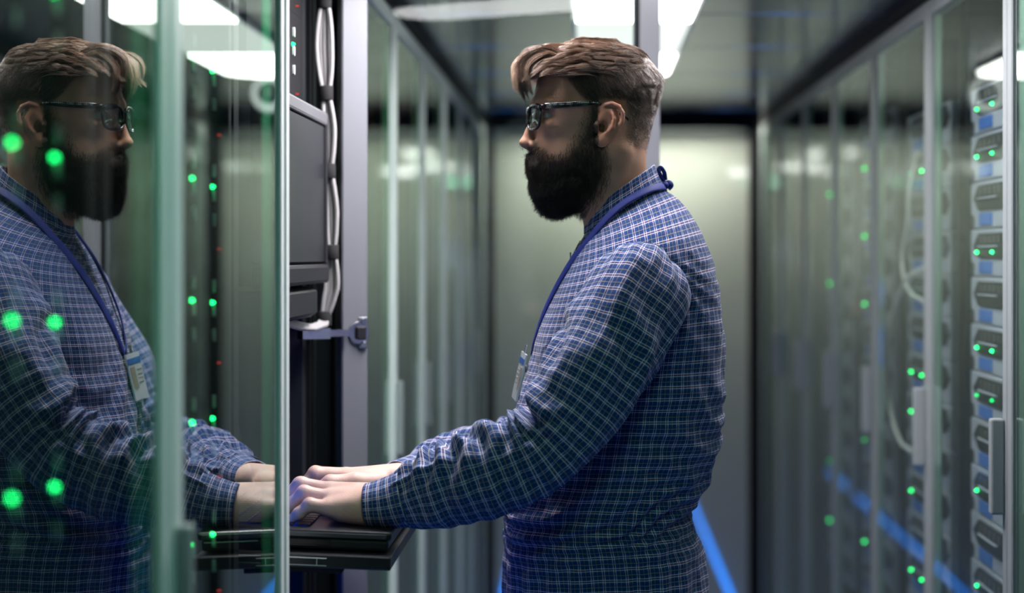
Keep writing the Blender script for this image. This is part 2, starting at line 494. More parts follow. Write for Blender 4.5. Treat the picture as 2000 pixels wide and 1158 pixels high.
ORD = ['first', 'second', 'third', 'fourth', 'fifth', 'sixth', 'seventh', 'eighth', 'ninth', 'tenth', 'eleventh', 'twelfth', 'thirteenth', 'fourteenth', 'fifteenth', 'sixteenth']
closedL = rack_proto(-1, LP)
openL = copy_tree(closedL)
door_parts(closedL, -1, LP)
closedR = rack_proto(1, RP); door_parts(closedR, 1, RP)
used = False
racksL = {}
for k in range(-5, 8):
    y = LY0 + k * LP + (0.04 if k >= 2 else 0)      # the open cabinet is a little wider
    if k == 1:
        r = openL
        r['label'] = 'open left-row cabinet with its glass door swung out, in front of the man'
    else:
        r = closedL if not used else copy_tree(closedL)
        used = True
        if k == 0: lab = 'closed glass-fronted left-row cabinet next to the open one, nearer the camera'
        elif k < 0: lab = 'closed glass-fronted left-row cabinet, %s nearer the camera from the open one' % ORD[1 - k - 1 + 0]
        else: lab = 'closed glass-fronted left-row cabinet, %s beyond the open one' % ORD[k - 2]
        r['label'] = lab
    r.location = (-A, y, 0); r['group'] = 'glass-fronted cabinets of the left row'
    racksL[k] = r
for ch in list(racksL[2].children):
    for g_ in list(ch.children):
        if g_.name.startswith('handle'): bpy.data.objects.remove(g_)
used = False
for k in range(-6, 6):
    y = RY0 + k * RP
    r = closedR if not used else copy_tree(closedR)
    used = True
    r['label'] = 'closed glass-fronted right-row cabinet, %s from the end wall' % ORD[5 - k]
    r.location = (B, y, 0); r['group'] = 'glass-fronted cabinets of the right row'

# the open door of the open cabinet, with its concealed hinge
YO = LY0 + LP                       # near side of open cabinet
HX, HY = -0.376, 2.742              # hinge side
EX, EY = 0.117, 3.035                # free side
oL = np.array(openL.location)
dv = np.array([EX - HX, EY - HY]); DW = np.linalg.norm(dv); ang = math.atan2(dv[1], dv[0])
xf = Matrix.Translation((HX, HY, 0)) @ Matrix.Rotation(ang, 4, 'Z')
z0, z1 = 0.085, ZT - 0.030
m = MB()
sw = 0.042
m.box((0, -0.011, z0), (sw, 0.011, z1), 0.002); m.box((DW - sw, -0.011, z0), (DW, 0.011, z1), 0.002)
m.box((sw, -0.011, z1 - 0.018), (DW - sw, 0.011, z1), 0.002); m.box((sw, -0.011, z0), (DW - sw, 0.011, z0 + 0.04), 0.002)
od = m.build('door', M['doorframe'], openL, origin=oL, xf=xf)
tag(od, 'open door with grey frame and clear glass')
pn = MB().box((sw + .0005, -0.003, z0 + 0.0405), (DW - sw - .0005, 0.003, z1 - 0.0185)).build('pane', M['pane_clear'], od, origin=oL, xf=xf)
outer_face(pn, xf.to_3x3() @ Vector((0, -1, 0)), M['clear'])
MB().box((DW - sw - 0.004, -0.0118, z0 + 0.04), (DW - sw - 0.0005, -0.0035, z1 - 0.018)).build('gasket', M['header'], od, origin=oL, xf=xf)
MB().box((DW - 0.030, 0.0115, CAMZ - 0.372), (DW - 0.010, 0.030, CAMZ - 0.234), 0.003).build('handle', M['alu'], od, origin=oL, xf=xf)
hz = P(690, 650, 2.745)[2]
hinge = MB()
hinge.box((0.026, -0.0145, hz - 0.024), (0.040, -0.0112, hz + 0.024), 0.001)
hinge.lathe([(0.0165, -0.0150), (0.0175, -0.0135), (0.0175, -0.0112)], 1, (0.026, 0, hz), 20)
hg = hinge.build('hinge', M['chrome'], openL, origin=oL, xf=xf); tag(hg, 'nickel cup hinge')
MB().box((0.020, -0.021, hz - 0.010), (0.036, -0.0152, hz + 0.010), 0.002).build('hinge_cap', M['satin_black'], hg, origin=oL, xf=xf)
for dz in (-0.018, 0.018):
    MB().lathe([(0.0042, -0.0172), (0.005, -0.016), (0.005, -0.0146)], 1, (0.033, 0, hz + dz), 12).build('screw', M['chrome'], hg, origin=oL, xf=xf)
a0 = P(586, 652, 2.66); a2 = P(682, 650, 2.728)
m = MB()
m.bm.free(); m = MB()
def bar(m, p, q, w, h):
    p, q = np.array(p), np.array(q); tdir = (q - p) / np.linalg.norm(q - p)
    sid = np.cross(tdir, [0, 0, 1]); sid /= np.linalg.norm(sid)
    vs_ = []
    for c in (p, q):
        for a, b in ((-1, -1), (1, -1), (1, 1), (-1, 1)):
            vs_.append(m.bm.verts.new(c + sid * w / 2 * a + np.array([0, 0, 1]) * h / 2 * b))
    for f in ((0, 1, 2, 3), (4, 5, 6, 7), (0, 1, 5, 4), (1, 2, 6, 5), (2, 3, 7, 6), (3, 0, 4, 7)):
        m.bm.faces.new([vs_[i] for i in f])
    return m
bar(m, a0, P(640, 651, 2.705), 0.012, 0.016)
bar(m, P(632, 651, 2.702), a2, 0.008, 0.010)
m.build('hinge_arm', M['chrome'], hg, origin=oL)

# ------------------------------------------------------------------ servers
def led(t, m, x, y, z, s, r=0.0028, name='status_light', parent=None):
    q = MB().lathe([(r, 0.0), (r * 0.95, -s * 0.002), (r * 0.5, -s * 0.0040), (r * 0.1, -s * 0.0048)], 0, (x, y, z), 10)
    return q.build(name, m, t, smooth=True)

def pale_server(h=0.0775):
    """right row: pale face, dark hexagonal vent, blue square; local y=0 at the far end, towards -y nearer the camera; face at x=0"""
    t = thing('server', (0, 0, 0), 'x', 'server')
    W = 0.44
    MB().box((0.0, -W, 0.0), (0.50, 0, h), 0.002).build('chassis', M['server'], t)
    z0, z1, zm = 0.030, 0.071, 0.050
    MB().prism([(-0.035, zm), (-0.075, z1), (-0.40, z1), (-0.43, zm), (-0.40, z0), (-0.075, z0)], 0, -0.004, 0.001).build('vent', M['vent'], t)
    v = t.children[-1]
    for k in range(9):
        y = -0.092 - k * 0.033
        MB().box((-0.0062, y - 0.022, 0.0545), (-0.0042, y, 0.0665), 0.0006).build('slat', M['slat'], v)
    MB().box((-0.009, -0.22, 0.0475), (-0.0042, -0.085, 0.0505), 0.001).build('pull_bar', M['server'], v)
    MB().box((-0.0025, -0.165, 0.005), (0.0005, -0.072, 0.025), 0.0006).build('label_plate', M['bluelabel'], t)
    MB().lathe([(0.012, -0.0015), (0.012, 0.0005)], 0, (0, -0.016, 0.012), 14).build('mount_hole', M['vent'], t)
    return t

sv = {}
for key, leds in (('two', (M['green'], M['green'])), ('dim', (M['greendim'], M['greendim'])), ('one', (M['green'], None)), ('none', (None, None))):
    t = pale_server()
    for m_, yy in zip(leds, (-0.072, -0.185)):
        if m_: led(t, m_, -0.0042, yy, 0.040, 1)
    sv[key] = t
usedk = set()
patterns = {2: ['none', 'two', 'two', 'none', 'two', 'none', 'two', 'dim', 'none', 'one', 'none', 'two', 'none', 'none'],
            1: ['none'] * 14}
def place_server(key, loc, label, group):
    if key not in usedk:
        o = sv[key]; usedk.add(key)
    else:
        o = copy_tree(sv[key])
    o.location = loc; o['label'] = label; o['group'] = group
pats = {-1: ['none', 'two', 'none', 'dim', 'none', 'two', 'none', 'none', 'two', 'none', 'one', 'none', 'none'],
        0: ['two', 'two', 'none', 'two', 'none', 'two', 'dim', 'none', 'one', 'none', 'two', 'none', 'none'],
        1: ['none', 'two', 'none', 'none', 'one', 'none', 'two', 'one', 'none', 'one', 'none', 'two', 'none', 'one'],
        2: ['none', 'one', 'none', 'two', 'none', 'two', 'none', 'one', 'none', 'dim', 'none', 'none', 'two', 'none', 'none'],
        3: ['none', 'one', 'none', 'none', 'two', 'none', 'none', 'one', 'none', 'none', 'dim', 'none', 'one', 'none']}
SP = 0.0795
for k, pat in pats.items():
    y = RY0 + k * RP + 0.505
    ztop = CAMZ + 0.205 + {0: 0.0, 1: 0.0, 2: 0.04, 3: 0.0, -1: 0.04}[k]
    cab = ORD[5 - k] + ' from the end wall'
    for i, key in enumerate(pat):
        z = ztop - i * SP
        place_server(key, (B + 0.052, y, z), 'pale server with blue square, %s from top in right-row cabinet %s' % (ORD[i], cab), 'pale servers in the right-row cabinets')

def dark_server(h=0.1267, lights=True, red=True):
    """left row: black face with pale oval latches and green lights; local y=0 near end, face at x=0, body towards -x"""
    t = thing('server', (0, 0, 0), 'x', 'server')
    MB().box((-0.55, 0.0, 0.0), (0.0, 0.44, h)).build('chassis', M['server_black'], t)
    for y, dz in ((0.249, 0.085), (0.351, 0.080)):
        for k in range(3):
            z = dz + (0.018, -0.009, -0.036)[k]
            m = MB()
            pts = []
            for q in range(12):
                a = 2 * math.pi * q / 12
                pts.append((y + 0.003 * math.cos(a), z + 0.004 * (1 if math.sin(a) > 0 else -1) * (abs(math.sin(a)) > 1e-6) + 0.003 * math.sin(a)))
            m.prism(pts, 0, -0.001, 0.003).build('latch', M['oval'], t)
    if lights:
        led(t, M['green'], 0.0005, 0.238, 0.085, -1, 0.0026)
        led(t, M['green'], 0.0005, 0.341, 0.080, -1, 0.0026)
        if red: led(t, M['red'], 0.0005, 0.375, 0.012, -1, 0.0012)
    return t
ds = dark_server(); ds0 = dark_server(red=False)
for k in (-1, 0):
    for i in range(1, 10):
        pr = ds if k == 0 else ds0
        o = pr if i == 1 else copy_tree(pr)
        o.location = (-A - 0.052, LY0 + k * LP + 0.086, CAMZ + 0.350 - 0.1 - 0.127 + 0.254 - i * 0.127)
        o['label'] = 'black server with green lights, %s from top in the left cabinet %s' % (ORD[i - 1], 'beside the open one' if k == 0 else 'nearest the camera')
        o['group'] = 'black servers in the near left cabinets'
MB().box((0.004, 0.000, 0.08), (-0.024, 0.024, ZT - 0.031), 0.002).build('frame_post', M['alu'], openL)
# --- in the open cabinet: two servers on top
for i in range(2):
    o = copy_tree(ds)
    o.location = (-A - 0.060, YO + 0.090, CAMZ + 0.222 + i * 0.127)
    o['label'] = 'black server in the open cabinet, %s' % ('just above the dark screen' if i == 0 else 'topmost under the roof')
    o['group'] = 'black servers in the open cabinet'
led(o, M['blueled'], 0.0005, 0.03, 0.02, -1, 0.003, 'status_light')

# --- blue light bar inside the open cabinet, on its near side wall
cl_ = thing('cabinet_light_bar', (-A - 0.14, YO + 0.024, 0.70), 'blue light bar on the side wall inside the open cabinet', 'light strip')
MB().box((-0.012, -0.006, 0), (0.012, 0.004, 0.56), 0.001).build('channel', M['alu'], cl_)
MB().box((-0.008, 0.0041, 0.005), (0.008, 0.009, 0.555), 0.001).build('diffuser', M['blue_cab'], cl_)
# --- pull-out console screen
XF = -A - 0.028
y0c, y1c = 2.245, 2.70
c = thing('rack_console', (XF, (y0c + y1c) / 2, CAMZ - 0.09), 'dark rack-mounted console screen in the open cabinet', 'monitor')
oc = np.array(c.location)
zt, zb = CAMZ + 0.2135, CAMZ - 0.012
MB().box((XF - 0.03, y0c, zb), (XF - 0.004, y1c, zt), 0.004).build('housing', M['satin_black'], c, origin=oc)
MB().box((XF - 0.0045, y0c + 0.004, zt - 0.020), (XF + 0.002, y1c - 0.002, zt), 0.004, 2).build('top_bezel', pbr('bezel_top', (0.10, 0.10, 0.11), 0.35), c, origin=oc)
MB().box((XF - 0.0045, y0c + 0.006, zb + 0.004), (XF - 0.002, y1c - 0.012, zt - 0.022)).build('screen', M['screen'], c, origin=oc)
MB().box((XF - 0.0045, y1c - 0.010, zb), (XF + 0.0015, y1c, zt - 0.01), 0.002).build('side_bezel', M['satin_black'], c, origin=oc)
MB().box((XF - 0.03, y0c, zb - 0.028), (XF + 0.004, y1c, zb), 0.005, 2).build('chin', M['satin_black'], c, origin=oc)
k2 = thing('keyboard_drawer', (XF, (y0c + y1c) / 2, CAMZ - 0.09), 'black closed drawer below the console screen', 'drawer')
ok = np.array(k2.location)
MB().box((XF - 0.35, y0c, CAMZ - 0.088), (XF - 0.008, 2.63, CAMZ - 0.044), 0.004).build('body', M['satin_black'], k2, origin=ok)
MB().box((XF - 0.008, y0c + 0.01, CAMZ - 0.084), (XF - 0.002, 2.62, CAMZ - 0.048), 0.003).build('front', M['satin_black'], k2, origin=ok)

# --- white cable bundle with black ties
cb = thing('cable_bundle', tuple(P(636, 300, 2.70)), 'white cable bundle with black ties down the side of the open cabinet', 'cables')
ocb = np.array(cb.location)
ties = [-60, 2, 182, 334, 492, 622]
def bundle_pt(y, i, n=5):
    cx = np.interp(y, [-60, 2, 90, 182, 250, 334, 410, 492, 560, 622], [632, 634, 633, 637, 643, 642, 648, 648, 648, 634])
    seg = np.searchsorted(ties, y, side='right') - 1
    seg = min(max(seg, 0), len(ties) - 2)
    u = (y - ties[seg]) / (ties[seg + 1] - ties[seg])
    wide = [11, 13.5, 8, 7.5, 10][seg] * math.sin(math.pi * min(max(u, 0), 1)) ** 0.7 + 5.0
    off = (i - (n - 1) / 2) / ((n - 1) / 2)
    return P(cx + off * wide * 0.8, y, 2.728 - 0.006 * abs(off) + 0.004 * (i % 2))
for i in range(5):
    pts = [bundle_pt(y, i) for y in np.linspace(-70, 622, 60)]
    q = MB().tube(pts, 0.0034, 8).build('cable', M['cablegrey'], cb, smooth=True, origin=ocb)
for y in ties[1:]:
    p = P(np.interp(y, [2, 182, 334, 492, 622], [634, 637, 642, 648, 634]), y, 2.724)
    hgt = 0.011
    prof = [(0.0098, -hgt), (0.0106, -hgt * 0.9), (0.0106, hgt * 0.9), (0.0098, hgt)]
    MB().lathe(prof, 2, p, 16).build('tie', M['tie'], cb, smooth=True, origin=ocb)
# cable ends curling under the drawer
for i in range(4):
    pts = [P(634 + 4 * i - 6, 622, 2.726), P(630 + 5 * i - 8, 632 + i, 2.71), P(606 + 3 * i, 637 + 2.0 * i, 2.64), P(585, 632 + 3 * i, 2.56), P(560, 622 + 4 * i, 2.46), P(545, 612 + 4 * i, 2.40)]
    pts2 = []
    for a, b in zip(pts[:-1], pts[1:]):
        for u in (0, .33, .66): pts2.append(a * (1 - u) + b * u)
    pts2.append(pts[-1])
    MB().tube(pts2, 0.0034, 8).build('cable_end', M['cablegrey'], cb, smooth=True, origin=ocb)

# --- pull-out tray with a laptop
DROOP = R(2.4)
ty0, ty1 = 2.205, 2.70
tx1 = P(763, 1089, 2.205)[0]; tzt = P(763, 1089, 2.205)[2]
tr = thing('pull_out_shelf', (tx1, (ty0 + ty1) / 2, tzt), 'black pull-out shelf carrying the laptop in the open cabinet', 'shelf')
def droop(px_, pz_):
    return Matrix.Translation((px_, 0, pz_)) @ Matrix.Rotation(DROOP, 4, 'Y') @ Matrix.Translation((-px_, 0, -pz_))
otr = np.array(tr.location); Dm = droop(tx1, tzt)
MB().box((tx1 - 0.42, ty0, tzt - 0.0165), (tx1, ty1, tzt), 0.0012).build('plate', M['tray'], tr, origin=otr, xf=Dm)
MB().box((tx1 - 0.42, ty0 + 0.01, tzt - 0.024), (tx1 - 0.06, ty1 - 0.01, tzt - 0.017), 0.001).build('runner', M['dark'], tr, origin=otr, xf=Dm)
lt = MB().box((tx1 - 0.205, ty0 - 0.0012, tzt - 0.0135), (tx1 - 0.083, ty0 + 0.001, tzt - 0.0035), 0.0005).build('latch_plate', M['black'], tr, origin=otr, xf=Dm)
for zz in (-0.0045, -0.0133):
    MB().box((tx1 - 0.205, ty0 - 0.0022, tzt + zz), (tx1 - 0.078, ty0 - 0.0011, tzt + zz + 0.0007)).build('latch_rim', M['alu'], lt, origin=otr, xf=Dm)
MB().box((tx1 - 0.090, ty0 - 0.0022, tzt - 0.013), (tx1 - 0.0893, ty0 - 0.0011, tzt - 0.004)).build('latch_rim', M['alu'], lt, origin=otr, xf=Dm)

ly0, ly1 = 2.225, 2.60
lx1 = P(764, 1050, 2.232)[0]
lz0 = tzt + 0.0005
lp = thing('laptop', (lx1 - 0.12, (ly0 + ly1) / 2, lz0), 'black open laptop under the man\'s hands', 'laptop')
olp = np.array(lp.location)
LZ = lz0 + 0.0265      # deck height
MB().box((lx1 - 0.235, ly0 + 0.004, lz0 + 0.002), (lx1 - 0.004, ly1 - 0.004, LZ - 0.010), 0.004, 2).build('base', M['laptop'], lp, origin=olp, xf=Dm)
dk = MB().box((lx1 - 0.238, ly0, LZ - 0.010), (lx1, ly1, LZ), 0.003, 2).build('deck', M['laptop'], lp, origin=olp, xf=Dm)
MB().box((lx1 - 0.236, ly0 - 0.0012, LZ - 0.0085), (lx1 - 0.006, ly0 + 0.0002, LZ - 0.003), 0.0005).build('edge_trim', M['laptop_edge'], lp, origin=olp, xf=Dm)
MB().box((lx1 - 0.235, ly0 + 0.0015, lz0 + 0.008), (lx1 - 0.075, ly0 + 0.0045, LZ - 0.012), 0.0004).build('drive_door', M['black'], lp, origin=olp, xf=Dm)
MB().box((lx1 - 0.150, ly0 + 0.0002, lz0 + 0.013), (lx1 - 0.128, ly0 + 0.0016, lz0 + 0.018), 0.0004).build('drive_button', M['laptop_edge'], lp, origin=olp, xf=Dm)
MB().box((lx1 - 0.218, ly0 + 0.026, LZ + 0.0001), (lx1 - 0.107, ly0 + 0.345, LZ + 0.0006)).build('key_backlight', M['keylight'], lp, origin=olp, xf=Dm)
kk = MB()
for r_ in range(6):
    for c_ in range(17):
        xk = lx1 - 0.220 + r_ * 0.0197; yk = ly0 + 0.024 + c_ * 0.0192
        kk.box((xk, yk, LZ + 0.0008), (xk + 0.0168, yk + 0.0164, LZ + 0.0030), 0.0008)
kb = kk.build('keys', M['key'], lp, origin=olp, xf=Dm); tag(kb, kind='stuff')
MB().box((lx1 - 0.085, ly0 + 0.12, LZ + 0.0001), (lx1 - 0.020, ly0 + 0.22, LZ + 0.0006)).build('touchpad', M['satin_black'], lp, origin=olp, xf=Dm)
tilt = Matrix.Translation((lx1 - 0.236, 0, LZ)) @ Matrix.Rotation(R(-18), 4, 'Y') @ Matrix.Translation((-(lx1 - 0.236), 0, -LZ))
lid = MB().box((lx1 - 0.243, ly0, LZ), (lx1 - 0.236, ly1, LZ + 0.225), 0.002).build('lid', M['laptop'], lp, origin=olp, xf=Dm @ tilt)
MB().box((lx1 - 0.2358, ly0 + 0.012, LZ + 0.02), (lx1 - 0.235, ly1 - 0.012, LZ + 0.212)).build('screen', M['screen'], lid, origin=olp, xf=Dm @ tilt)

# --- grey looped patch cables in the right-row cabinet
def loop_cable(pix, label, r=0.0042, x=B + 0.030):
    pts = []
    for px, py in pix:
        d = x * FPX / (px - VX); pts.append(np.array([x, d, CAMZ - (py - VY) * d / FPX]))
    fine = catmull(np.array(pts), 10)
    fine[:, 0] += np.interp(np.arange(len(fine)), [0, len(fine) * .15, len(fine) * .85, len(fine) - 1], [0.018, 0, 0, 0.018])
    o = np.array(fine[0])
    t = thing('patch_cable', tuple(o), label, 'cable')
    MB().tube(list(fine), r, 8).build('cord', M['cabledark'], t, smooth=True, origin=o)
    for e in (0, -1):
        p = fine[e]
        MB().box((p[0] - 0.002, p[1] - 0.006, p[2] - 0.005), (p[0] + 0.006, p[1] + 0.006, p[2] + 0.005), 0.001).build('plug', M['cabledark'], t, origin=o)
def catmull(pts, n):
    pts = np.asarray(pts, float)
    Q = np.vstack([2 * pts[0] - pts[1], pts, 2 * pts[-1] - pts[-2]])
    out = []
    for i in range(1, len(Q) - 2):
        for u in np.linspace(0, 1, n, endpoint=False):
            p0, p1, p2, p3 = Q[i - 1], Q[i], Q[i + 1], Q[i + 2]
            out.append(0.5 * ((2 * p1) + (-p0 + p2) * u + (2 * p0 - 5 * p1 + 4 * p2 - p3) * u * u + (-p0 + 3 * p1 - 3 * p2 + p3) * u ** 3))
    out.append(pts[-1])
    return np.array(out)
loop_cable([(1797, 520), (1772, 545), (1745, 610), (1732, 700), (1738, 790), (1758, 860), (1797, 902)], 'grey patch cable looping down in a right-row cabinet', 0.005)
loop_cable([(1772, 300), (1774, 420), (1762, 500), (1770, 555), (1797, 596)], 'grey patch cable hanging above the looped one')

# --- dome camera on the ceiling (seen mirrored in the glass on both sides)
dm = thing('ball_camera', (0.133, 4.885, ZT), 'white ball-shaped security camera with added glow on its white ring under the aisle ceiling', 'camera')
zc = -0.048
MB().lathe([(0.004, 0.038), (0.030, 0.034), (0.046, 0.020), (0.052, 0.0), (0.051, -0.012), (0.046, -0.022), (0.034, -0.030)], 1, (0, 0, zc), 32).build('housing', M['dome_white'], dm, smooth=True)
MB().lathe([(0.034, -0.0295), (0.030, -0.042), (0.020, -0.052), (0.008, -0.056), (0.001, -0.0565)], 1, (0, 0, zc), 28).build('lens_dome', M['dome'], dm, smooth=True)
MB().lathe([(0.047, -0.0225), (0.047, -0.027), (0.0355, -0.033), (0.0345, -0.0305)], 1, (0, 0, zc), 32).build('added_glow_ring', M['ring'], dm, smooth=True)
MB().lathe([(0.030, 0.0), (0.030, -0.006), (0.014, -0.010), (0.012, -0.022)], 2, (0, 0.012, 0), 20).build('mount', M['dome_white'], dm, smooth=True)
# ------------------------------------------------------------------ implicit-surface tools
def grid(lo, hi, h):
    n = np.ceil((np.array(hi) - np.array(lo)) / h).astype(int) + 1
    return np.array(lo, float), n, h

class Field:
    def __init__(self, lo, hi, h):
        self.lo, self.n, self.h = grid(lo, hi, h)
        self.F = np.full(self.n, 1e3, dtype=np.float32)
        self.ax = [self.lo[i] + self.h * np.arange(self.n[i]) for i in range(3)]
    def sl(self, lo, hi):
        out = []
        for i in range(3):
            a = int(max(0, math.floor((lo[i] - self.lo[i]) / self.h))); b = int(min(self.n[i], math.ceil((hi[i] - self.lo[i]) / self.h) + 1))
            out.append(slice(a, max(a, b)))
        return tuple(out)
    def pts(self, s):
        return (self.ax[0][s[0]][:, None, None], self.ax[1][s[1]][None, :, None], self.ax[2][s[2]][None, None, :])
    def comb(self, s, d, k, sub=False):
        f = self.F[s]
        if f.size == 0: return
        if sub:
            d = -d
            hh = np.clip(k - np.abs(f - d), 0, None) / k if k > 0 else 0
            self.F[s] = np.maximum(f, d) + hh * hh * k * 0.25
        else:
            hh = np.clip(k - np.abs(f - d), 0, None) / k if k > 0 else 0
            self.F[s] = np.minimum(f, d) - hh * hh * k * 0.25
    def ell(self, c, r, k=0.0, sub=False):
        c = np.array(c, float); r = np.array(r, float); pad = r + 2 * k + 3 * self.h
        s = self.sl(c - pad, c + pad); X, Y, Z = self.pts(s)
        k0 = np.sqrt(((X - c[0]) / r[0]) ** 2 + ((Y - c[1]) / r[1]) ** 2 + ((Z - c[2]) / r[2]) ** 2)
        k1 = np.sqrt(((X - c[0]) / r[0] ** 2) ** 2 + ((Y - c[1]) / r[1] ** 2) ** 2 + ((Z - c[2]) / r[2] ** 2) ** 2) + 1e-9
        self.comb(s, k0 * (k0 - 1) / k1, k, sub)
    def cap(self, a, b, ra, rb, k=0.0, sub=False):
        a = np.array(a, float); b = np.array(b, float); rm = max(ra, rb)
        pad = rm + 2 * k + 3 * self.h
        s = self.sl(np.minimum(a, b) - pad, np.maximum(a, b) + pad); X, Y, Z = self.pts(s)
        d = b - a; L2 = float(d @ d) + 1e-12
        t = np.clip(((X - a[0]) * d[0] + (Y - a[1]) * d[1] + (Z - a[2]) * d[2]) / L2, 0, 1)
        dist = np.sqrt((X - a[0] - t * d[0]) ** 2 + (Y - a[1] - t * d[1]) ** 2 + (Z - a[2] - t * d[2]) ** 2)
        self.comb(s, dist - (ra + (rb - ra) * t), k, sub)
    def chain(self, pts, rs, k=0.0, sub=False):
        for i in range(len(pts) - 1):
            self.cap(pts[i], pts[i + 1], rs[i], rs[i + 1], k, sub)
    def mesh(self):
        return surface_nets(self.F, self.lo, self.h)
    def sample(self, p):
        q = (p - self.lo) / self.h
        i = np.clip(np.floor(q).astype(int), 0, self.n - 2); f = np.clip(q - i, 0, 1)
        o = 0
        for dx in (0, 1):
            for dy in (0, 1):
                for dz in (0, 1):
                    w = (f[:, 0] if dx else 1 - f[:, 0]) * (f[:, 1] if dy else 1 - f[:, 1]) * (f[:, 2] if dz else 1 - f[:, 2])
                    o = o + w * self.F[i[:, 0] + dx, i[:, 1] + dy, i[:, 2] + dz]
        return o
    def grad(self, p):
        e = self.h
        g = np.stack([self.sample(p + np.eye(3)[i] * e) - self.sample(p - np.eye(3)[i] * e) for i in range(3)], 1)
        return g / (np.linalg.norm(g, axis=1, keepdims=True) + 1e-9)

def surface_nets(F, lo, h):
    S = F < 0
    c = np.zeros(np.array(F.shape) - 1, dtype=np.int8)
    offs = [(i, j, k) for i in (0, 1) for j in (0, 1) for k in (0, 1)]
    N = np.array(F.shape) - 1
    for o in offs:
        c += S[o[0]:o[0] + N[0], o[1]:o[1] + N[1], o[2]:o[2] + N[2]]
    act = (c > 0) & (c < 8)
    idx = np.argwhere(act)
    vid = np.full(act.shape, -1, dtype=np.int64); vid[act] = np.arange(len(idx))
    val = np.stack([F[idx[:, 0] + o[0], idx[:, 1] + o[1], idx[:, 2] + o[2]] for o in offs], 1).astype(float)
    pos = np.zeros((len(idx), 3)); cnt = np.zeros(len(idx))
    for a in range(8):
        for b in range(a + 1, 8):
            oa, ob = np.array(offs[a]), np.array(offs[b])
            if np.abs(oa - ob).sum() != 1: continue
            va, vb = val[:, a], val[:, b]
            m = (va < 0) != (vb < 0)
            t = np.where(m, va / np.where(np.abs(va - vb) < 1e-12, 1e-12, va - vb), 0)
            pos += np.where(m[:, None], oa + t[:, None] * (ob - oa), 0); cnt += m
    V = lo + h * (idx + pos / cnt[:, None])
    quads = []
    for ax in range(3):
        u, w = (ax + 1) % 3, (ax + 2) % 3
        s0 = [slice(None)] * 3; s1 = [slice(None)] * 3
        s0[ax] = slice(0, -1); s1[ax] = slice(1, None)
        df = S[tuple(s0)] != S[tuple(s1)]
        e = np.argwhere(df)
        e = e[(e[:, u] > 0) & (e[:, w] > 0) & (e[:, u] < N[u]) & (e[:, w] < N[w])]
        inside = S[e[:, 0], e[:, 1], e[:, 2]]
        def cell(du, dw):
            q = e.copy(); q[:, u] += du; q[:, w] += dw
            return vid[q[:, 0], q[:, 1], q[:, 2]]
        q = np.stack([cell(-1, -1), cell(0, -1), cell(0, 0), cell(-1, 0)], 1)
        q[~inside] = q[~inside][:, ::-1]
        quads.append(q)
    Q = np.vstack(quads)
    Q = Q[(Q >= 0).all(1)]
    return V, Q

def smooth_mesh(V, Q, it=2, lam=0.5):
    E = np.vstack([Q[:, [0, 1]], Q[:, [1, 2]], Q[:, [2, 3]], Q[:, [3, 0]]])
    for _ in range(it):
        s = np.zeros_like(V); n = np.zeros(len(V))
        np.add.at(s, E[:, 0], V[E[:, 1]]); np.add.at(s, E[:, 1], V[E[:, 0]])
        np.add.at(n, E[:, 0], 1); np.add.at(n, E[:, 1], 1)
        V = V + lam * (s / n[:, None] - V)
    return V

_perm = rng.random((64, 64, 64)).astype(np.float32)
def vnoise(p):
    p = np.asarray(p, float); i = np.floor(p).astype(int); f = p - i; f = f * f * (3 - 2 * f)
    o = 0
    for dx in (0, 1):
        for dy in (0, 1):
            for dz in (0, 1):
                w = (f[..., 0] if dx else 1 - f[..., 0]) * (f[..., 1] if dy else 1 - f[..., 1]) * (f[..., 2] if dz else 1 - f[..., 2])
                o = o + w * _perm[(i[..., 0] + dx) % 64, (i[..., 1] + dy) % 64, (i[..., 2] + dz) % 64]
    return o * 2 - 1

def sstep(a, b, x):
    t = np.clip((x - a) / (b - a), 0, 1); return t * t * (3 - 2 * t)

def in_poly(x, y, poly):
    c = np.zeros(x.shape, bool); n = len(poly)
    for i in range(n):
        x0, y0 = poly[i]; x1, y1 = poly[(i + 1) % n]
        m = ((y0 > y) != (y1 > y)) & (x < (x1 - x0) * (y - y0) / ((y1 - y0) + 1e-12) + x0)
        c ^= m
    return c

# ------------------------------------------------------------------ the man: stands in the aisle, typing, facing the open cabinet (-x)
YM = 2.52
PS = YM / FPX                       # metres per photo pixel in his median plane
man = thing('person', (0.04, YM, 0.0), 'bearded man in glasses and a blue plaid shirt typing at the open cabinet', 'person')
OM = np.array(man.location)
YAW = R(10.0)
def HW(p):
    """head space (photo px, photo py, px towards the camera) -> world, head turned slightly to the camera"""
    p = np.asarray(p, float)
    dx = p[..., 0] - 1190; hz_ = p[..., 2]
    fade = 1 - sstep(330, 450, p[..., 1])
    c, s = np.cos(YAW * fade), np.sin(YAW * fade)
    x = 1190 + dx * c + hz_ * s
    z = -dx * s + hz_ * c
    return np.stack([(x - VX) * PS, YM - z * PS, CAMZ - (p[..., 1] - VY) * PS], -1)
def BW(p):
    """body space: photo px, py, px towards the camera -> world"""
    p = np.asarray(p, float)
    return np.stack([(p[..., 0] - VX) * PS, YM - p[..., 2] * PS, CAMZ - (p[..., 1] - VY) * PS], -1)

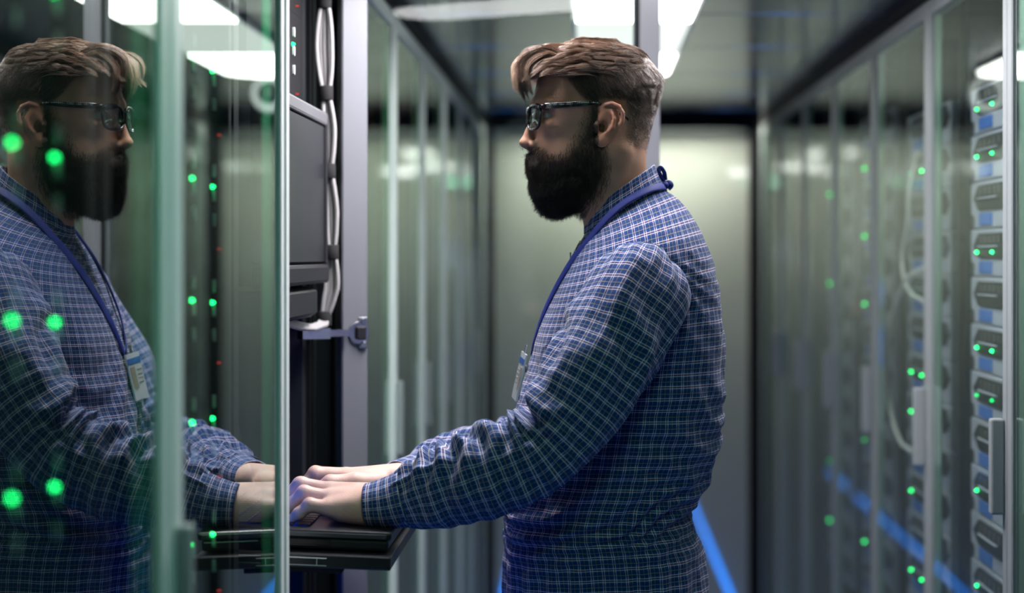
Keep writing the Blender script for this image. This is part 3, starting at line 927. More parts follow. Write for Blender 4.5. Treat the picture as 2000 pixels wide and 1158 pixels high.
# ---- head and neck
hf = Field((990, 82, -112), (1330, 500, 112), 2.3)
tab = np.array([  # y, front, back, half-width
    [88, 1148, 1196, 12], [93, 1118, 1226, 46], [102, 1092, 1246, 66], [118, 1071, 1262, 82], [140, 1056, 1273, 93], [165, 1047, 1279, 98],
    [190, 1042, 1280, 99], [205, 1039, 1278, 98], [226, 1043, 1274, 94], [250, 1045, 1269, 90], [275, 1044, 1264, 86],
    [295, 1041, 1261, 86], [315, 1037, 1261, 84], [338, 1040, 1262, 76], [362, 1044, 1265, 70], [382, 1056, 1268, 66],
    [394, 1085, 1271, 66], [404, 1118, 1275, 67], [420, 1136, 1283, 70], [450, 1142, 1302, 78], [480, 1140, 1325, 92], [510, 1140, 1345, 110]])
X, Y, Z = hf.pts((slice(None),) * 3)
yy = hf.ax[1]
def smooth1(v, n=5):
    k = np.ones(n) / n; return np.convolve(np.pad(v, n // 2, mode='edge'), k, mode='valid')
Fr, Bk, Wd = (smooth1(np.interp(yy, tab[:, 0], tab[:, i])) for i in (1, 2, 3))
Cc = ((Fr + Bk) / 2)[None, :, None]; Ll = ((Bk - Fr) / 2)[None, :, None]; Ww = Wd[None, :, None]
nexp = np.interp(yy, [90, 150, 230, 380, 430], [2.0, 2.15, 2.35, 2.3, 2.0])[None, :, None]
# widest a little behind the middle
Xs = (X - Cc) / Ll
Xs = Xs - 0.10 * (1 - Xs ** 2)
rho = (np.abs(Xs) ** nexp + (np.abs(Z) / Ww) ** nexp) ** (1 / nexp)
d = (rho - 1) * np.minimum(Ll, Ww)
d = np.where(Y < 88, np.maximum(d, 88 - Y), d)
hf.F = d.astype(np.float32)
for sg in (-1, 1):
    hf.cap((1046, 205, sg * 14), (1062, 206, sg * 58), 8, 7, 12)              # brow ridge
    hf.ell((1046, 231, sg * 48), (24, 12, 32), 9, sub=True)                  # eye socket
    hf.ell((1073, 230, sg * 38), (17.5, 17.5, 20), 3)                         # lids over the eyeball
    hf.ell((1057, 231, sg * 45), (14, 5.0, 21), 2.0, sub=True)               # slit
    hf.ell((1076, 257, sg * 48), (16, 8, 13), 18)                            # cheekbone
    hf.ell((1041, 285, sg * 13.5), (10, 8.5, 8.5), 6)                         # nostril wing
    hf.ell((1031, 292, sg * 10), (8.0, 4.2, 5.5), 2, sub=True)               # nostril
hf.cap((1047, 222, 0), (1025, 278, 0), 8.0, 9.0, 12)                        # nose ridge
hf.ell((1023, 281, 0), (10.5, 9, 10.5), 6)
hf.cap((1028, 287, 0), (1040, 296, 0), 5, 6, 6)
hf.cap((1041, 322, -22), (1037, 318, 0), 6, 8, 8); hf.cap((1041, 322, 22), (1037, 318, 0), 6, 8, 8)   # lips
hf.cap((1043, 334, -18), (1039, 333, 0), 6, 8, 8); hf.cap((1043, 334, 18), (1039, 333, 0), 6, 8, 8)
hf.ell((1056, 362, 0), (18, 18, 26), 14)                                      # chin
hf.cap((1205, 300, 70), (1165, 440, 30), 13, 10, 16); hf.cap((1205, 300, -70), (1165, 440, -30), 13, 10, 16)
# ears
def ear(sg):
    def e(x, y, z): return (x - 22, 500 + (y - 500) * 0.968, sg * (z + 1))
    hl = [(1180, 221), (1176, 213), (1185, 204), (1198, 201), (1211, 207), (1218.5, 220), (1217.5, 236), (1209, 253), (1199, 266), (1188, 277)]
    zz = [92, 95, 98, 101, 103, 104, 103, 100, 97, 95]
    # plate
    hf.ell(e(1193, 238, 96), (23, 35, 8), 3)
    hf.ell(e(1180, 272, 94), (13, 14, 6.5), 5)
    hf.ell(e(1191, 238, 106), (17, 27, 6.0), 3, sub=True)
    hf.ell(e(1181, 247, 100), (9.5, 12, 12), 2.5, sub=True)
    hf.chain([e(x, y, z) for (x, y), z in zip(hl, zz)], [3.6, 3.8, 4.2, 4.4, 4.4, 4.3, 4.0, 3.8, 3.6, 4.4], 2.0)
    hf.chain([e(1196, 214, 102), e(1202, 232, 105), e(1199, 248, 103), e(1188, 259, 99)], [2.6, 3.6, 3.6, 3.4], 2.5)
    hf.chain([e(1171, 234, 92), e(1168, 244, 97), e(1168, 256, 93)], [3.4, 4.2, 4.0], 3)
    hf.ell(e(1178, 275, 97), (11, 11, 5.0), 4)
ear(1); ear(-1)
HV, HQ = hf.mesh()
HV = smooth_mesh(HV, HQ, 2, 0.35)

# vertex colours: skin, shorn scalp, lips; hair masks in side view
hair_poly = [(1058, 60), (1060, 126), (1080, 138), (1100, 150), (1103, 168), (1120, 192), (1138, 203), (1146, 216), (1160, 206), (1190, 200), (1212, 214), (1214, 250), (1210, 283), (1235, 292), (1262, 298), (1300, 300), (1310, 60)]
beard_poly = [(1133, 200), (1160, 205), (1164, 245), (1160, 290), (1172, 318), (1170, 350), (1158, 390), (1130, 420), (1000, 420), (1000, 297), (1046, 297), (1066, 312), (1086, 311), (1104, 292), (1120, 266), (1130, 238)]
def mask_soft(x, y, poly, r=7):
    m = 0
    for a in np.linspace(0, 2 * np.pi, 9)[:-1]:
        m = m + in_poly(x + r * np.cos(a), y + r * np.sin(a), poly)
    return m / 8.0
hm = mask_soft(HV[:, 0], HV[:, 1], hair_poly); bmk = mask_soft(HV[:, 0], HV[:, 1], beard_poly, 10) ** 1.3
earm = (np.abs(HV[:, 2]) > 91) & (HV[:, 0] > 1150) & (HV[:, 0] < 1205) & (HV[:, 1] > 200) & (HV[:, 1] < 296)
hm = np.where(earm, 0, hm); bmk = np.where(earm, 0, bmk)
skin = np.array([0.43, 0.25, 0.17]); scalp = np.array([0.09, 0.06, 0.045]); beardskin = np.array([0.085, 0.05, 0.034])
fade = np.clip(np.interp(HV[:, 1], [150, 215, 265, 300], [1, 0.9, 0.55, 0.1]), 0, 1) * hm
hc = np.tile(skin, (len(HV), 1))
hc *= (1 + 0.10 * vnoise(HV * 0.06))[:, None]
hc = hc * (1 - fade[:, None] * 0.92) + scalp * fade[:, None] * 0.92
hc = hc * (1 - bmk[:, None] * 0.95) + beardskin * bmk[:, None] * 0.95
warm = np.exp(-(((HV[:, 0] - 1025) / 16) ** 2 + ((HV[:, 1] - 275) / 16) ** 2)) * 0.35 + np.where(earm, 0.45, 0)
hc = hc * (1 + warm[:, None] * np.array([0.15, -0.20, -0.25]))

# ---- hands
def handP(px, py, d): return P(px, py, d)
def hand(wr0, wr1, fingers, palm, d0):
    lo = np.array([-0.46, 2.12, 0.98]); hi = np.array([-0.14, 2.75, 1.16])
    pts = [p for f in fingers for p in f[0]] + [wr0[0], wr1[0]]
    pts = np.array(pts)
    f_ = Field(pts.min(0) - 0.03, pts.max(0) + 0.03, 0.0019)
    for a, b, ra, rb in palm: f_.cap(a, b, ra, rb, 0.010)
    for chain_, rs in fingers:
        g = Field.__new__(Field); g.lo, g.n, g.h, g.ax = f_.lo, f_.n, f_.h, f_.ax
        g.F = np.full(f_.n, 1e3, dtype=np.float32)
        g.chain(chain_, rs, 0.002)
        for j in (1, 2): g.ell(chain_[j], np.array([1, 1, 1]) * rs[j] * 1.06, 0.004)
        s = (slice(None),) * 3
        f_.comb(s, g.F, 0.0045)
    return f_
DN = 2.285   # near (left) hand
def n_(px, py, o): return P(px, py, DN + o)
fr = [0.0104, 0.0090, 0.0079, 0.0064]
nf = [([n_(640, 992, -.020), n_(605, 986, -.024), n_(584, 1003, -.024), n_(568, 1015, -.022)], [0.0100, 0.0085, 0.0074, 0.0060]),
      ([n_(642, 973, .000), n_(594, 962, -.003), n_(567, 986, -.003), n_(552, 1008, -.002)], fr),
      ([n_(642, 958, .022), n_(587, 946, .021), n_(556, 972, .021), n_(540, 1000, .022)], [0.0108, 0.0095, 0.0082, 0.0066]),
      ([n_(645, 958, .044), n_(592, 950, .047), n_(562, 974, .047), n_(546, 999, .046)], fr),
      ([n_(712, 992, .030), n_(668, 996, .056), n_(636, 1000, .066), n_(608, 1004, .064)], [0.0150, 0.0120, 0.0105, 0.0085])]
nw0 = (n_(742, 978, .014), 0.020); nw1 = (n_(742, 1000, -.004), 0.019)
palm = [(n_(736, 983, -.006), n_(646, 990, -.018), 0.0205, 0.0118), (n_(736, 980, .004), n_(648, 973, .000), 0.0215, 0.0125),
        (n_(736, 976, .016), n_(648, 960, .022), 0.0215, 0.0130), (n_(736, 980, .026), n_(650, 961, .043), 0.0205, 0.0125),
        (n_(725, 1004, -.008), n_(668, 1000, -.012), 0.0160, 0.0125), (n_(720, 992, .02), n_(660, 985, .030), 0.017, 0.014)]
h1 = hand(nw0, nw1, nf, palm, DN)
arm_n = [n_(740, 985, .006), P(830, 968, 2.285), P(930, 935, 2.275)]
h1b = Field(np.min([n_(600, 930, 0) - .03, arm_n[2] - .06], 0), np.max([n_(700, 1030, 0) + .04, arm_n[2] + .06], 0), 0.01)
NV, NQ = h1.mesh()
DF = 2.475   # far (right) hand
def f_(px, py, o): return P(px, py, DF + o)
ff = [([f_(672, 929, -.012), f_(620, 926, -.016), f_(597, 950, -.016), f_(586, 974, -.015)], [0.0106, 0.0094, 0.0081, 0.0065]),
      ([f_(672, 928, .010), f_(616, 924, .009), f_(590, 950, .009), f_(578, 976, .010)], [0.0108, 0.0095, 0.0082, 0.0066]),
      ([f_(674, 931, .030), f_(622, 928, .031), f_(598, 952, .031), f_(588, 974, .031)], fr),
      ([f_(678, 937, .048), f_(634, 936, .052), f_(612, 955, .052), f_(602, 972, .051)], [0.0100, 0.0085, 0.0074, 0.0060]),
      ([f_(740, 943, -.020), f_(692, 941, -.040), f_(646, 943, -.048), f_(616, 957, -.047)], [0.0150, 0.0122, 0.0106, 0.0086])]
fw0 = (f_(782, 931, .004), 0.02); fw1 = (f_(782, 938, .02), 0.02)
palm = [(f_(778, 933, .000), f_(680, 931, -.011), 0.0185, 0.0125), (f_(778, 933, .012), f_(680, 931, .010), 0.0190, 0.0130),
        (f_(778, 935, .022), f_(682, 934, .030), 0.0185, 0.0125), (f_(778, 938, .030), f_(686, 940, .047), 0.0175, 0.0118),
        (f_(750, 942, -.004), f_(695, 942, -.022), 0.0165, 0.0135)]
h2 = hand(fw0, fw1, ff, palm, DF)
FV, FQ = h2.mesh()
def arm_tube(a, b, ra, rb):
    pass
# bare arms, trunk and legs under the clothes, coarser
NP = [(1268, 512, 2.385), (1252, 548, 2.36), (1225, 600, 2.335), (1178, 700, 2.305), (1120, 795, 2.285), (1052, 873, 2.275), (985, 908, 2.272), (915, 934, 2.274), (850, 956, 2.278), (785, 977, 2.283)]
NR = [(0.030, 0.03), (0.062, 0.055), (0.067, 0.060), (0.0635, 0.057), (0.059, 0.054), (0.0545, 0.052), (0.0535, 0.050), (0.0500, 0.046), (0.0450, 0.042), (0.0330, 0.036)]
FP = [(1262, 510, 2.655), (1240, 550, 2.68), (1212, 600, 2.70), (1152, 705, 2.715), (1095, 805, 2.715), (1036, 876, 2.69), (965, 898, 2.65), (905, 910, 2.60), (855, 919, 2.555), (812, 926, 2.52)]
FR = NR[:5] + [(0.052, 0.052), (0.048, 0.048), (0.0425, 0.043), (0.0345, 0.037), (0.0270, 0.031)]
NS, NE = P(1275, 520, 2.37), P(1062, 876, 2.285)     # near shoulder, elbow
FS, FE = P(1262, 510, 2.66), P(1040, 876, 2.69)
bf = Field((-0.34, 2.14, 0.02), (0.24, 2.86, 1.47), 0.0105)
bf.chain([BW((1225, 440, 0)), BW((1235, 560, 0)), BW((1215, 760, 0)), BW((1190, 960, 0)), BW((1190, 1130, 0))], [0.05, 0.078, 0.085, 0.085, 0.09], 0.05)
for S_, E_, W_ in ((NS, NE, n_(742, 988, .006)), (FS, FE, f_(782, 935, .012))):
    bf.chain([BW((1240, 540, 0)), S_ - np.array([0, 0, .02])], [0.05, 0.032], 0.02)
    path_ = NP if S_ is NS else FP; rad_ = NR if S_ is NS else FR
    bf.chain([P(*p) for p in path_[2:]] + [W_], [0.5 * min(r_) for r_ in rad_[2:9]] + [0.018, 0.018], 0.015)
legs = []
for sg in (-1, 1):
    hip = BW((1185, 1160, sg * 84)); kn = np.array([hip[0] - 0.01, hip[1] - sg * 0.01, 0.50]); an = np.array([hip[0] + 0.02, hip[1] - sg * 0.015, 0.09])
    legs.append((hip, kn, an))
    bf.chain([hip, kn, an], [0.085, 0.055, 0.038], 0.03)
TV, TQ = bf.mesh()
skin_flat = np.array([0.60, 0.40, 0.33])
def hand_col(V):
    c = np.tile(skin_flat, (len(V), 1)) * (1 + 0.12 * vnoise(V * 90))[:, None]
    return c
Vh = HW(HV)
Vall = np.vstack([Vh, smooth_mesh(NV, NQ, 2, 0.4), smooth_mesh(FV, FQ, 2, 0.4), TV])
Call = np.vstack([hc, hand_col(NV), hand_col(FV), np.tile(skin, (len(TV), 1))])
o1 = len(HV); o2 = o1 + len(NV); o3 = o2 + len(FV)
Qall = np.vstack([HQ[:, ::-1], NQ + o1, FQ + o2, TQ + o3])
body = obj_world('body', Vall, Qall, M['skin'], man, col=Call)

# fingernails of the visible fingers
def nail(tip, dip, r):
    t_ = (tip - dip); t_ /= np.linalg.norm(t_)
    up = np.array([0, 0, 1.0]) - t_ * t_[2]; up /= np.linalg.norm(up); sd = np.cross(t_, up)
    m_ = MB(); rows = []
    for a in np.linspace(-0.2, 1.0, 5):
        row = []
        for b in np.linspace(-1, 1, 5):
            w_ = r * 0.72 * (1 - 0.25 * max(a, 0) ** 2)
            p = tip + t_ * (a * r * 0.85) + sd * b * w_ + up * (r * (1.02 - 0.35 * b * b - 0.38 * max(a, 0) ** 2))
            row.append(m_.bm.verts.new(p))
        rows.append(row)
    for i in range(4):
        for j in range(4):
            m_.bm.faces.new([rows[i][j], rows[i][j + 1], rows[i + 1][j + 1], rows[i + 1][j]])
    bmesh.ops.solidify(m_.bm, geom=list(m_.bm.faces), thickness=0.0006)
    m_.build('fingernail', M['nail'], body, smooth=True, origin=OM)
M['nail'] = pbr('fingernail', (0.55, 0.36, 0.30), 0.25)
for ch, rs in nf[:4] + ff[:1]:
    nail(ch[3], ch[2], rs[3])

# eyes
for sg in (-1, 1):
    cen = np.array([1073, 230, sg * 38.0])
    m_ = MB(); bmesh.ops.create_uvsphere(m_.bm, u_segments=20, v_segments=14, radius=16.2)
    vv = np.array([v.co[:] for v in m_.bm.verts]) + cen
    for v, c in zip(m_.bm.verts, HW(vv)): v.co = c
    e_ = m_.build('eye', M['eyewhite'], man, smooth=True, origin=OM)
    m_ = MB()
    rings = []
    for r_ in (7.2, 5.5, 3.0, 0.6):
        ring = []
        for k in range(16):
            a = 2 * math.pi * k / 16
            y_, z_ = r_ * math.cos(a), r_ * math.sin(a)
            ring.append(m_.bm.verts.new(HW(cen + np.array([-math.sqrt(16.7 ** 2 - r_ * r_), y_, z_]))))
        rings.append(ring)
    for i in range(3):
        for k in range(16):
            m_.bm.faces.new([rings[i][k], rings[i][(k + 1) % 16], rings[i + 1][(k + 1) % 16], rings[i + 1][k]])
    m_.bm.faces.new(rings[-1])
    m_.build('iris', M['iris'], e_, smooth=True, origin=OM)

# ---- strands
def sample_faces(V, Q, w, n):
    p = V[Q]
    nr = np.cross(p[:, 2] - p[:, 0], p[:, 3] - p[:, 1]); ar = np.linalg.norm(nr, axis=1)
    ww = ar * w; ww = ww / ww.sum()
    i = rng.choice(len(Q), n, p=ww)
    a, b = rng.random((2, n, 1))
    return p[i, 0] * (1 - a) * (1 - b) + p[i, 1] * a * (1 - b) + p[i, 2] * a * b + p[i, 3] * (1 - a) * b
def strands_mesh(C, r0, r1, cols, conv):
    """C (N,K,3) head-space px -> 3-sided tapering tubes"""
    N_, K, _ = C.shape
    T_ = np.gradient(C, axis=1); T_ /= np.linalg.norm(T_, axis=2, keepdims=True) + 1e-9
    ref = np.array([0.2, 0.1, 0.97])
    a = np.cross(T_, ref); a /= np.linalg.norm(a, axis=2, keepdims=True) + 1e-9
    b = np.cross(T_, a)
    rr = (r0 + (r1 - r0) * np.linspace(0, 1, K) ** 1.5)[None, :, None]
    V = np.stack([C + rr * (math.cos(2 * math.pi * k / 3) * a + math.sin(2 * math.pi * k / 3) * b) for k in range(3)], 2)  # N,K,3,3
    V = conv(V.reshape(-1, 3))
    base = (np.arange(N_) * K * 3)[:, None, None] + (np.arange(K - 1) * 3)[None, :, None]
    k0 = np.arange(3)[None, None, :]; k1 = (np.arange(3)[None, None, :] + 1) % 3
    F_ = np.stack([base + k0, base + k1, base + 3 + k1, base + 3 + k0], -1).reshape(-1, 4)
    return V, F_, np.repeat(cols, K * 3, axis=0)

def grow(root, L, d0, d1, K, lift, fld, wob=0.0, clear=1.5):
    """integrate strands; d0,d1 start/end directions (N,3)"""
    N_ = len(root)
    C = np.zeros((N_, K, 3)); C[:, 0] = root - 1.0 * fld.grad(root)
    p = root.copy()
    ph = rng.random((N_, 3)) * 40
    for k in range(1, K):
        s = k / (K - 1)
        dd = d0 * (1 - s) + d1 * s
        dd = dd / (np.linalg.norm(dd, axis=1, keepdims=True) + 1e-9)
        q = p + dd * (L / (K - 1))[:, None]
        if wob: q = q + wob * np.stack([vnoise(q * 0.09 + 7), vnoise(q * 0.09 + 19), vnoise(q * 0.09 + 31)], 1)
        sd = fld.sample(q); g = fld.grad(q)
        tgt = clear + lift * min(1.0, 1.6 * s)
        push = np.clip(tgt - sd, 0, 6)
        q = q + g * push[:, None]
        C[:, k] = q; p = q
    return C

def fc(V, Q): return V[Q].mean(1)
cen = fc(HV, HQ)
onear = (np.abs(cen[:, 2]) > 91) & (cen[:, 0] > 1148) & (cen[:, 0] < 1206) & (cen[:, 1] > 198) & (cen[:, 1] < 296)
inh = mask_soft(cen[:, 0], cen[:, 1], hair_poly, 5) * (~onear)
# long top hair, combed forward and across
topw = inh * sstep(168, 128, cen[:, 1]) * sstep(1300, 1240, cen[:, 0] + (cen[:, 1] - 95) * 0.5)
root = sample_faces(HV, HQ, topw, 13000)
N_ = len(root)
fx = sstep(1200, 1062, root[:, 0])              # 1 at the front
nrm = hf.grad(root)
L = 34 + 40 * fx + rng.normal(0, 6, N_)
lat = np.sign(root[:, 2]) * 0.0
cz_ = sstep(75, 40, np.abs(root[:, 2]))
d0 = np.stack([-0.95 - 0.1 * fx, -0.10 + 0.12 * fx, 0.10 + 0.002 * root[:, 2]], 1) + nrm * 0.30
d1 = np.stack([-0.95 + 0.10 * fx, 0.12 + 0.30 * fx ** 2 + 0.75 * fx * cz_, 0.22 + 0.003 * root[:, 2]], 1)
cl = vnoise(root * 0.07); cl2 = vnoise(root * 0.07 + 50)
d0[:, 1] += cl * 0.22; d1[:, 1] += cl2 * 0.22; d1[:, 2] += cl * 0.3
lift = 4 + 7 * sstep(150, 110, root[:, 1]) * (1 - 0.35 * fx) + 4 * cl
C1 = grow(root, L, d0, d1, 8, lift, hf, 0.6)
# clumping
ncl = 420
ci = rng.choice(N_, ncl, replace=False)
D = ((root[:, None, :] - root[None, ci, :]) ** 2).sum(2); near_ = ci[D.argmin(1)]
wcl = (np.linspace(0, 1, 8) ** 1.4 * 0.62)[None, :, None]
C1 = C1 * (1 - wcl) + (C1[near_] + (C1[:, :1] - C1[near_][:, :1]) * 0.25) * wcl
tone = np.clip(rng.normal(1.0, 0.22, N_), 0.5, 1.6)[:, None] * (1 + 0.25 * cl[:, None])
c1 = np.array([0.245, 0.168, 0.122]) * tone
# the front forelock sweeping out over the forehead: strands follow guide curves
fw_ = inh * sstep(1135, 1085, cen[:, 0]) * sstep(150, 132, cen[:, 1]) * (cen[:, 2] > -75)
rootF = sample_faces(HV, HQ, fw_, 3600); nF = len(rootF)
ncF = 46
cu = rng.random(ncF); cz = rng.uniform(-60, 62, ncF); cj = rng.normal(0, 1, (ncF, 3))
ci = rng.integers(0, ncF, nF)
ci = np.argmin(np.abs(rootF[:, 2][:, None] - cz[None, :]) + rng.uniform(0, 24, (nF, ncF)), 1)
u_ = np.clip(cu[ci] + rng.normal(0, 0.07, nF), 0, 1)[:, None]
zf = (rootF[:, 2] * 0.35 + cz[ci] * 0.6)[:, None]
def lerp(a, b): return np.array(a)[None, :] * (1 - u_) + np.array(b)[None, :] * u_
G0 = rootF
G1 = np.hstack([lerp((1062, 99), (1060, 121)), rootF[:, 2:3] * 0.95])
G2 = np.hstack([lerp((1024, 116), (1040, 126)), zf * 0.9 + 6])
G3 = np.hstack([lerp((1005, 146), (1024, 150)), zf * 0.75 + 12])
G4 = np.hstack([lerp((1007, 178), (1034, 192)), zf * 0.65 + 16])
jit = cj[ci] * np.array([6.0, 8.0, 7.0]); jit2 = rng.normal(0, 1.0, (nF, 3))
G2 = G2 + 0.45 * jit + 2.2 * jit2; G3 = G3 + 0.9 * jit + 1.3 * jit2; G4 = G4 + jit + 0.5 * jit2
# G1 must stay outside the skull and behind its root
G1[:, 0] = np.minimum(G1[:, 0], rootF[:, 0] - 4); G1[:, 1] = np.minimum(G1[:, 1], rootF[:, 1] - 4)
edge_f = np.clip(1 - (np.abs(rootF[:, 2]) / 95.0) ** 2, 0.15, 1)[:, None]
CF = []
Gs = [G0, G1, G2, G3, G4]
Q_ = [2 * Gs[0] - Gs[1]] + Gs + [2 * Gs[4] - Gs[3]]
for i in range(1, 5):
    for t_ in (0, 0.33, 0.66):
        p0, p1, p2, p3 = Q_[i - 1], Q_[i], Q_[i + 1], Q_[i + 2]
        CF.append(0.5 * ((2 * p1) + (-p0 + p2) * t_ + (2 * p0 - 5 * p1 + 4 * p2 - p3) * t_ ** 2 + (-p0 + 3 * p1 - 3 * p2 + p3) * t_ ** 3))
CF.append(G4); CF = np.stack(CF, 1)
for k in range(1, CF.shape[1]):
    sd = hf.sample(CF[:, k]); CF[:, k] += hf.grad(CF[:, k]) * np.clip(2.5 - sd, 0, 8)[:, None]
lenf = np.clip(rng.normal(0.90, 0.10, nF) - 0.25 * rng.random(ncF)[ci] ** 2, 0.45, 1.0)
kk_ = np.linspace(0, 1, CF.shape[1])[None, :] * lenf[:, None] * (CF.shape[1] - 1)
k0_ = np.clip(kk_.astype(int), 0, CF.shape[1] - 2); fr_ = (kk_ - k0_)[:, :, None]
ii_ = np.arange(nF)[:, None]
CF = CF[ii_, k0_] * (1 - fr_) + CF[ii_, k0_ + 1] * fr_
cF = np.array([0.245, 0.168, 0.122]) * (np.clip(rng.normal(1.0, 0.22, nF), .5, 1.6) * rng.uniform(0.6, 1.35, ncF)[ci])[:, None]
# crown and sides: shorter, fading towards the nape
sidew = inh * sstep(120, 140, cen[:, 1]) * np.interp(cen[:, 1], [130, 190, 240, 300], [1, 0.9, 0.6, 0.12])
crown = inh * sstep(1215, 1245, cen[:, 0]) * (cen[:, 1] < 160)
rootS = sample_faces(HV, HQ, np.maximum(sidew, crown), 15000); nS = len(rootS)
clS = vnoise(rootS * 0.08 + 5)
LS = np.interp(rootS[:, 1], [100, 135, 165, 195, 230, 300], [30, 30, 22, 10, 5, 3]) * (1 + 0.25 * clS)
nrm = hf.grad(rootS)
d0 = np.stack([0.45 + 0.2 * clS, 0.75 + 0 * clS, 0 * clS], 1) + nrm * np.interp(rootS[:, 1], [100, 180, 240], [0.55, 0.7, 0.8])[:, None]
d1 = np.stack([0.55 + 0.3 * clS, 1.0 + 0 * clS, 0 * clS], 1) + nrm * 0.15
CS = grow(rootS, LS, d0, d1, 5, np.interp(rootS[:, 1], [100, 160, 200, 300], [7, 6, 2, 0.6]), hf, 0.2, 0.6)
cS = np.array([0.105, 0.070, 0.052]) * np.clip(rng.normal(1.0, 0.25, nS), .5, 1.7)[:, None] * np.interp(rootS[:, 1], [110, 150, 200], [1.5, 1.15, 0.8])[:, None]
parts_ = [strands_mesh(C1, 0.50, 0.16, c1, HW), strands_mesh(CF, 0.50, 0.14, cF, HW), strands_mesh(CS, 0.45, 0.15, cS, HW)]
V_, F_, c_ = [], [], []; off = 0
for v, f, c in parts_:
    V_.append(v); F_.append(f + off); c_.append(c); off += len(v)
# eyebrows
browc = []
for sg in (-1, 1):
    n = 260
    u = rng.random(n); rt = np.stack([1040 + 26 * u ** 1.3 + 0 * u, 214 - 3 * u + rng.normal(0, 1.6, n), sg * (16 + 36 * u)], 1)
    g = hf.grad(rt); rt = rt - g * hf.sample(rt)[:, None]
    dd = np.stack([0.2 + 0 * u, -0.35 + 0.7 * u, sg * np.ones(n)], 1)
    browc.append(grow(rt, 9 + 3 * rng.random(n), dd + g * .6, dd, 4, np.full(n, 1.0), hf))
browc = np.vstack(browc)
v, f, c = strands_mesh(browc, 0.5, 0.2, np.tile([0.05, 0.03, 0.02], (len(browc), 1)), HW)
V_.append(v); F_.append(f + off); c_.append(c); off += len(v)
hair = obj_world('hair', np.vstack(V_), np.vstack(F_), M['hair'], man, col=np.vstack(c_))
tag(hair, 'short brown hair, long on top and faded at the sides', kind='stuff')

# ---- beard: dense core plus curling strands
bd = Field((1005, 270, -100), (1190, 445, 100), 2.6)
X, Y, Z = bd.pts((slice(None),) * 3)
bd.ell((1086, 373, 0), (41, 45, 50), 0)
bd.ell((1104, 354, 0), (54, 44, 64), 20)
bd.ell((1122, 346, 40), (30, 36, 33), 18); bd.ell((1122, 346, -40), (30, 36, 33), 18)
bd.cap((1037, 309, 0), (1050, 322, 30), 8, 7, 6); bd.cap((1037, 309, 0), (1050, 322, -30), 8, 7, 6)
bd.ell((1050, 347, 0), (12, 10, 22), 8)
bd.ell((1030, 334, 0), (9, 5, 16), 4, sub=True)
BV, BQ = bd.mesh(); BV = smooth_mesh(BV, BQ, 2)
keepB = fc(BV, BQ)
Bw = np.ones(len(BQ))
rootB = sample_faces(BV, BQ, Bw, 15000); nB = len(rootB)
g = bd.grad(rootB); clB = vnoise(rootB * 0.10)
low = sstep(330, 420, rootB[:, 1])
LB = 8 + 8 * rng.random(nB) + 5 * low * rng.random(nB)
d0 = g * 0.75 + np.stack([-0.15 + 0.15 * clB, 0.75 + 0 * clB, 0.2 * clB], 1)
d1 = g * 0.25 + np.stack([-0.10 + 0.5 * clB, 1.0 + 0 * clB, 0.5 * vnoise(rootB * 0.1 + 9)], 1) + rng.normal(0, 0.5, (nB, 3))
CB = grow(rootB, LB, d0, d1, 5, np.full(nB, 1.0), bd, 0.4, 0.3)
cB = np.array([0.019, 0.013, 0.010]) * np.clip(rng.normal(1.0, 0.3, nB), .4, 2.0)[:, None]
# cheeks, sideburns and jaw: shorter strands on the skin
inb = mask_soft(cen[:, 0], cen[:, 1], beard_poly, 13) ** 1.5 * (~onear)
rootC = sample_faces(HV, HQ, inb * np.interp(cen[:, 1], [200, 250, 290, 330], [0.6, 0.8, 1, 1]), 13000); nC = len(rootC)
g = hf.grad(rootC); clC = vnoise(rootC * 0.1 + 3)
LC = np.interp(rootC[:, 1], [205, 250, 290, 320, 360], [3, 5, 8, 13, 14]) * (0.7 + 0.4 * rng.random(nC))
dd = np.stack([0.10 - 0.25 * sstep(300, 340, rootC[:, 1]), 1.0 + 0 * clC, 0.1 * clC], 1)
CC = grow(rootC, LC, dd + g * 0.7, dd + g * 0.1 + rng.normal(0, .25, (nC, 3)), 4, np.full(nC, 2.0), hf, 0.2, 0.5)
cC = np.array([0.030, 0.020, 0.015]) * np.clip(rng.normal(1.0, 0.3, nC), .4, 2.0)[:, None]
Vs, Fs, Cs = [], [], []; off = 0
for v, f, c in (strands_mesh(CB, 0.5, 0.16, cB, HW), strands_mesh(CC, 0.34, 0.12, cC, HW)):
    Vs.append(v); Fs.append(f + off); Cs.append(c); off += len(v)
Vs.append(HW(BV)); Fs.append(BQ[:, ::-1] + off); Cs.append(np.tile([0.008, 0.006, 0.005], (len(BV), 1)))
beard = obj_world('beard', np.vstack(Vs), np.vstack(Fs), M['beardhair'], man, col=np.vstack(Cs))
tag(beard, 'full dark brown beard and moustache', kind='stuff')

# ------------------------------------------------------------------ shirt
def ridge(n): return 1 - np.abs(n) * 2
def tube_surface(rings, uvs):
    """rings (M,N+1,3) with a duplicated seam column"""
    Mr, Nr, _ = rings.shape
    V = rings.reshape(-1, 3); U = uvs.reshape(-1, 2)
    i = np.arange(Mr - 1)[:, None]; j = np.arange(Nr - 1)[None, :]
    a = i * Nr + j
    F_ = np.stack([a, a + 1, a + Nr + 1, a + Nr], -1).reshape(-1, 4)
    return V, F_, U

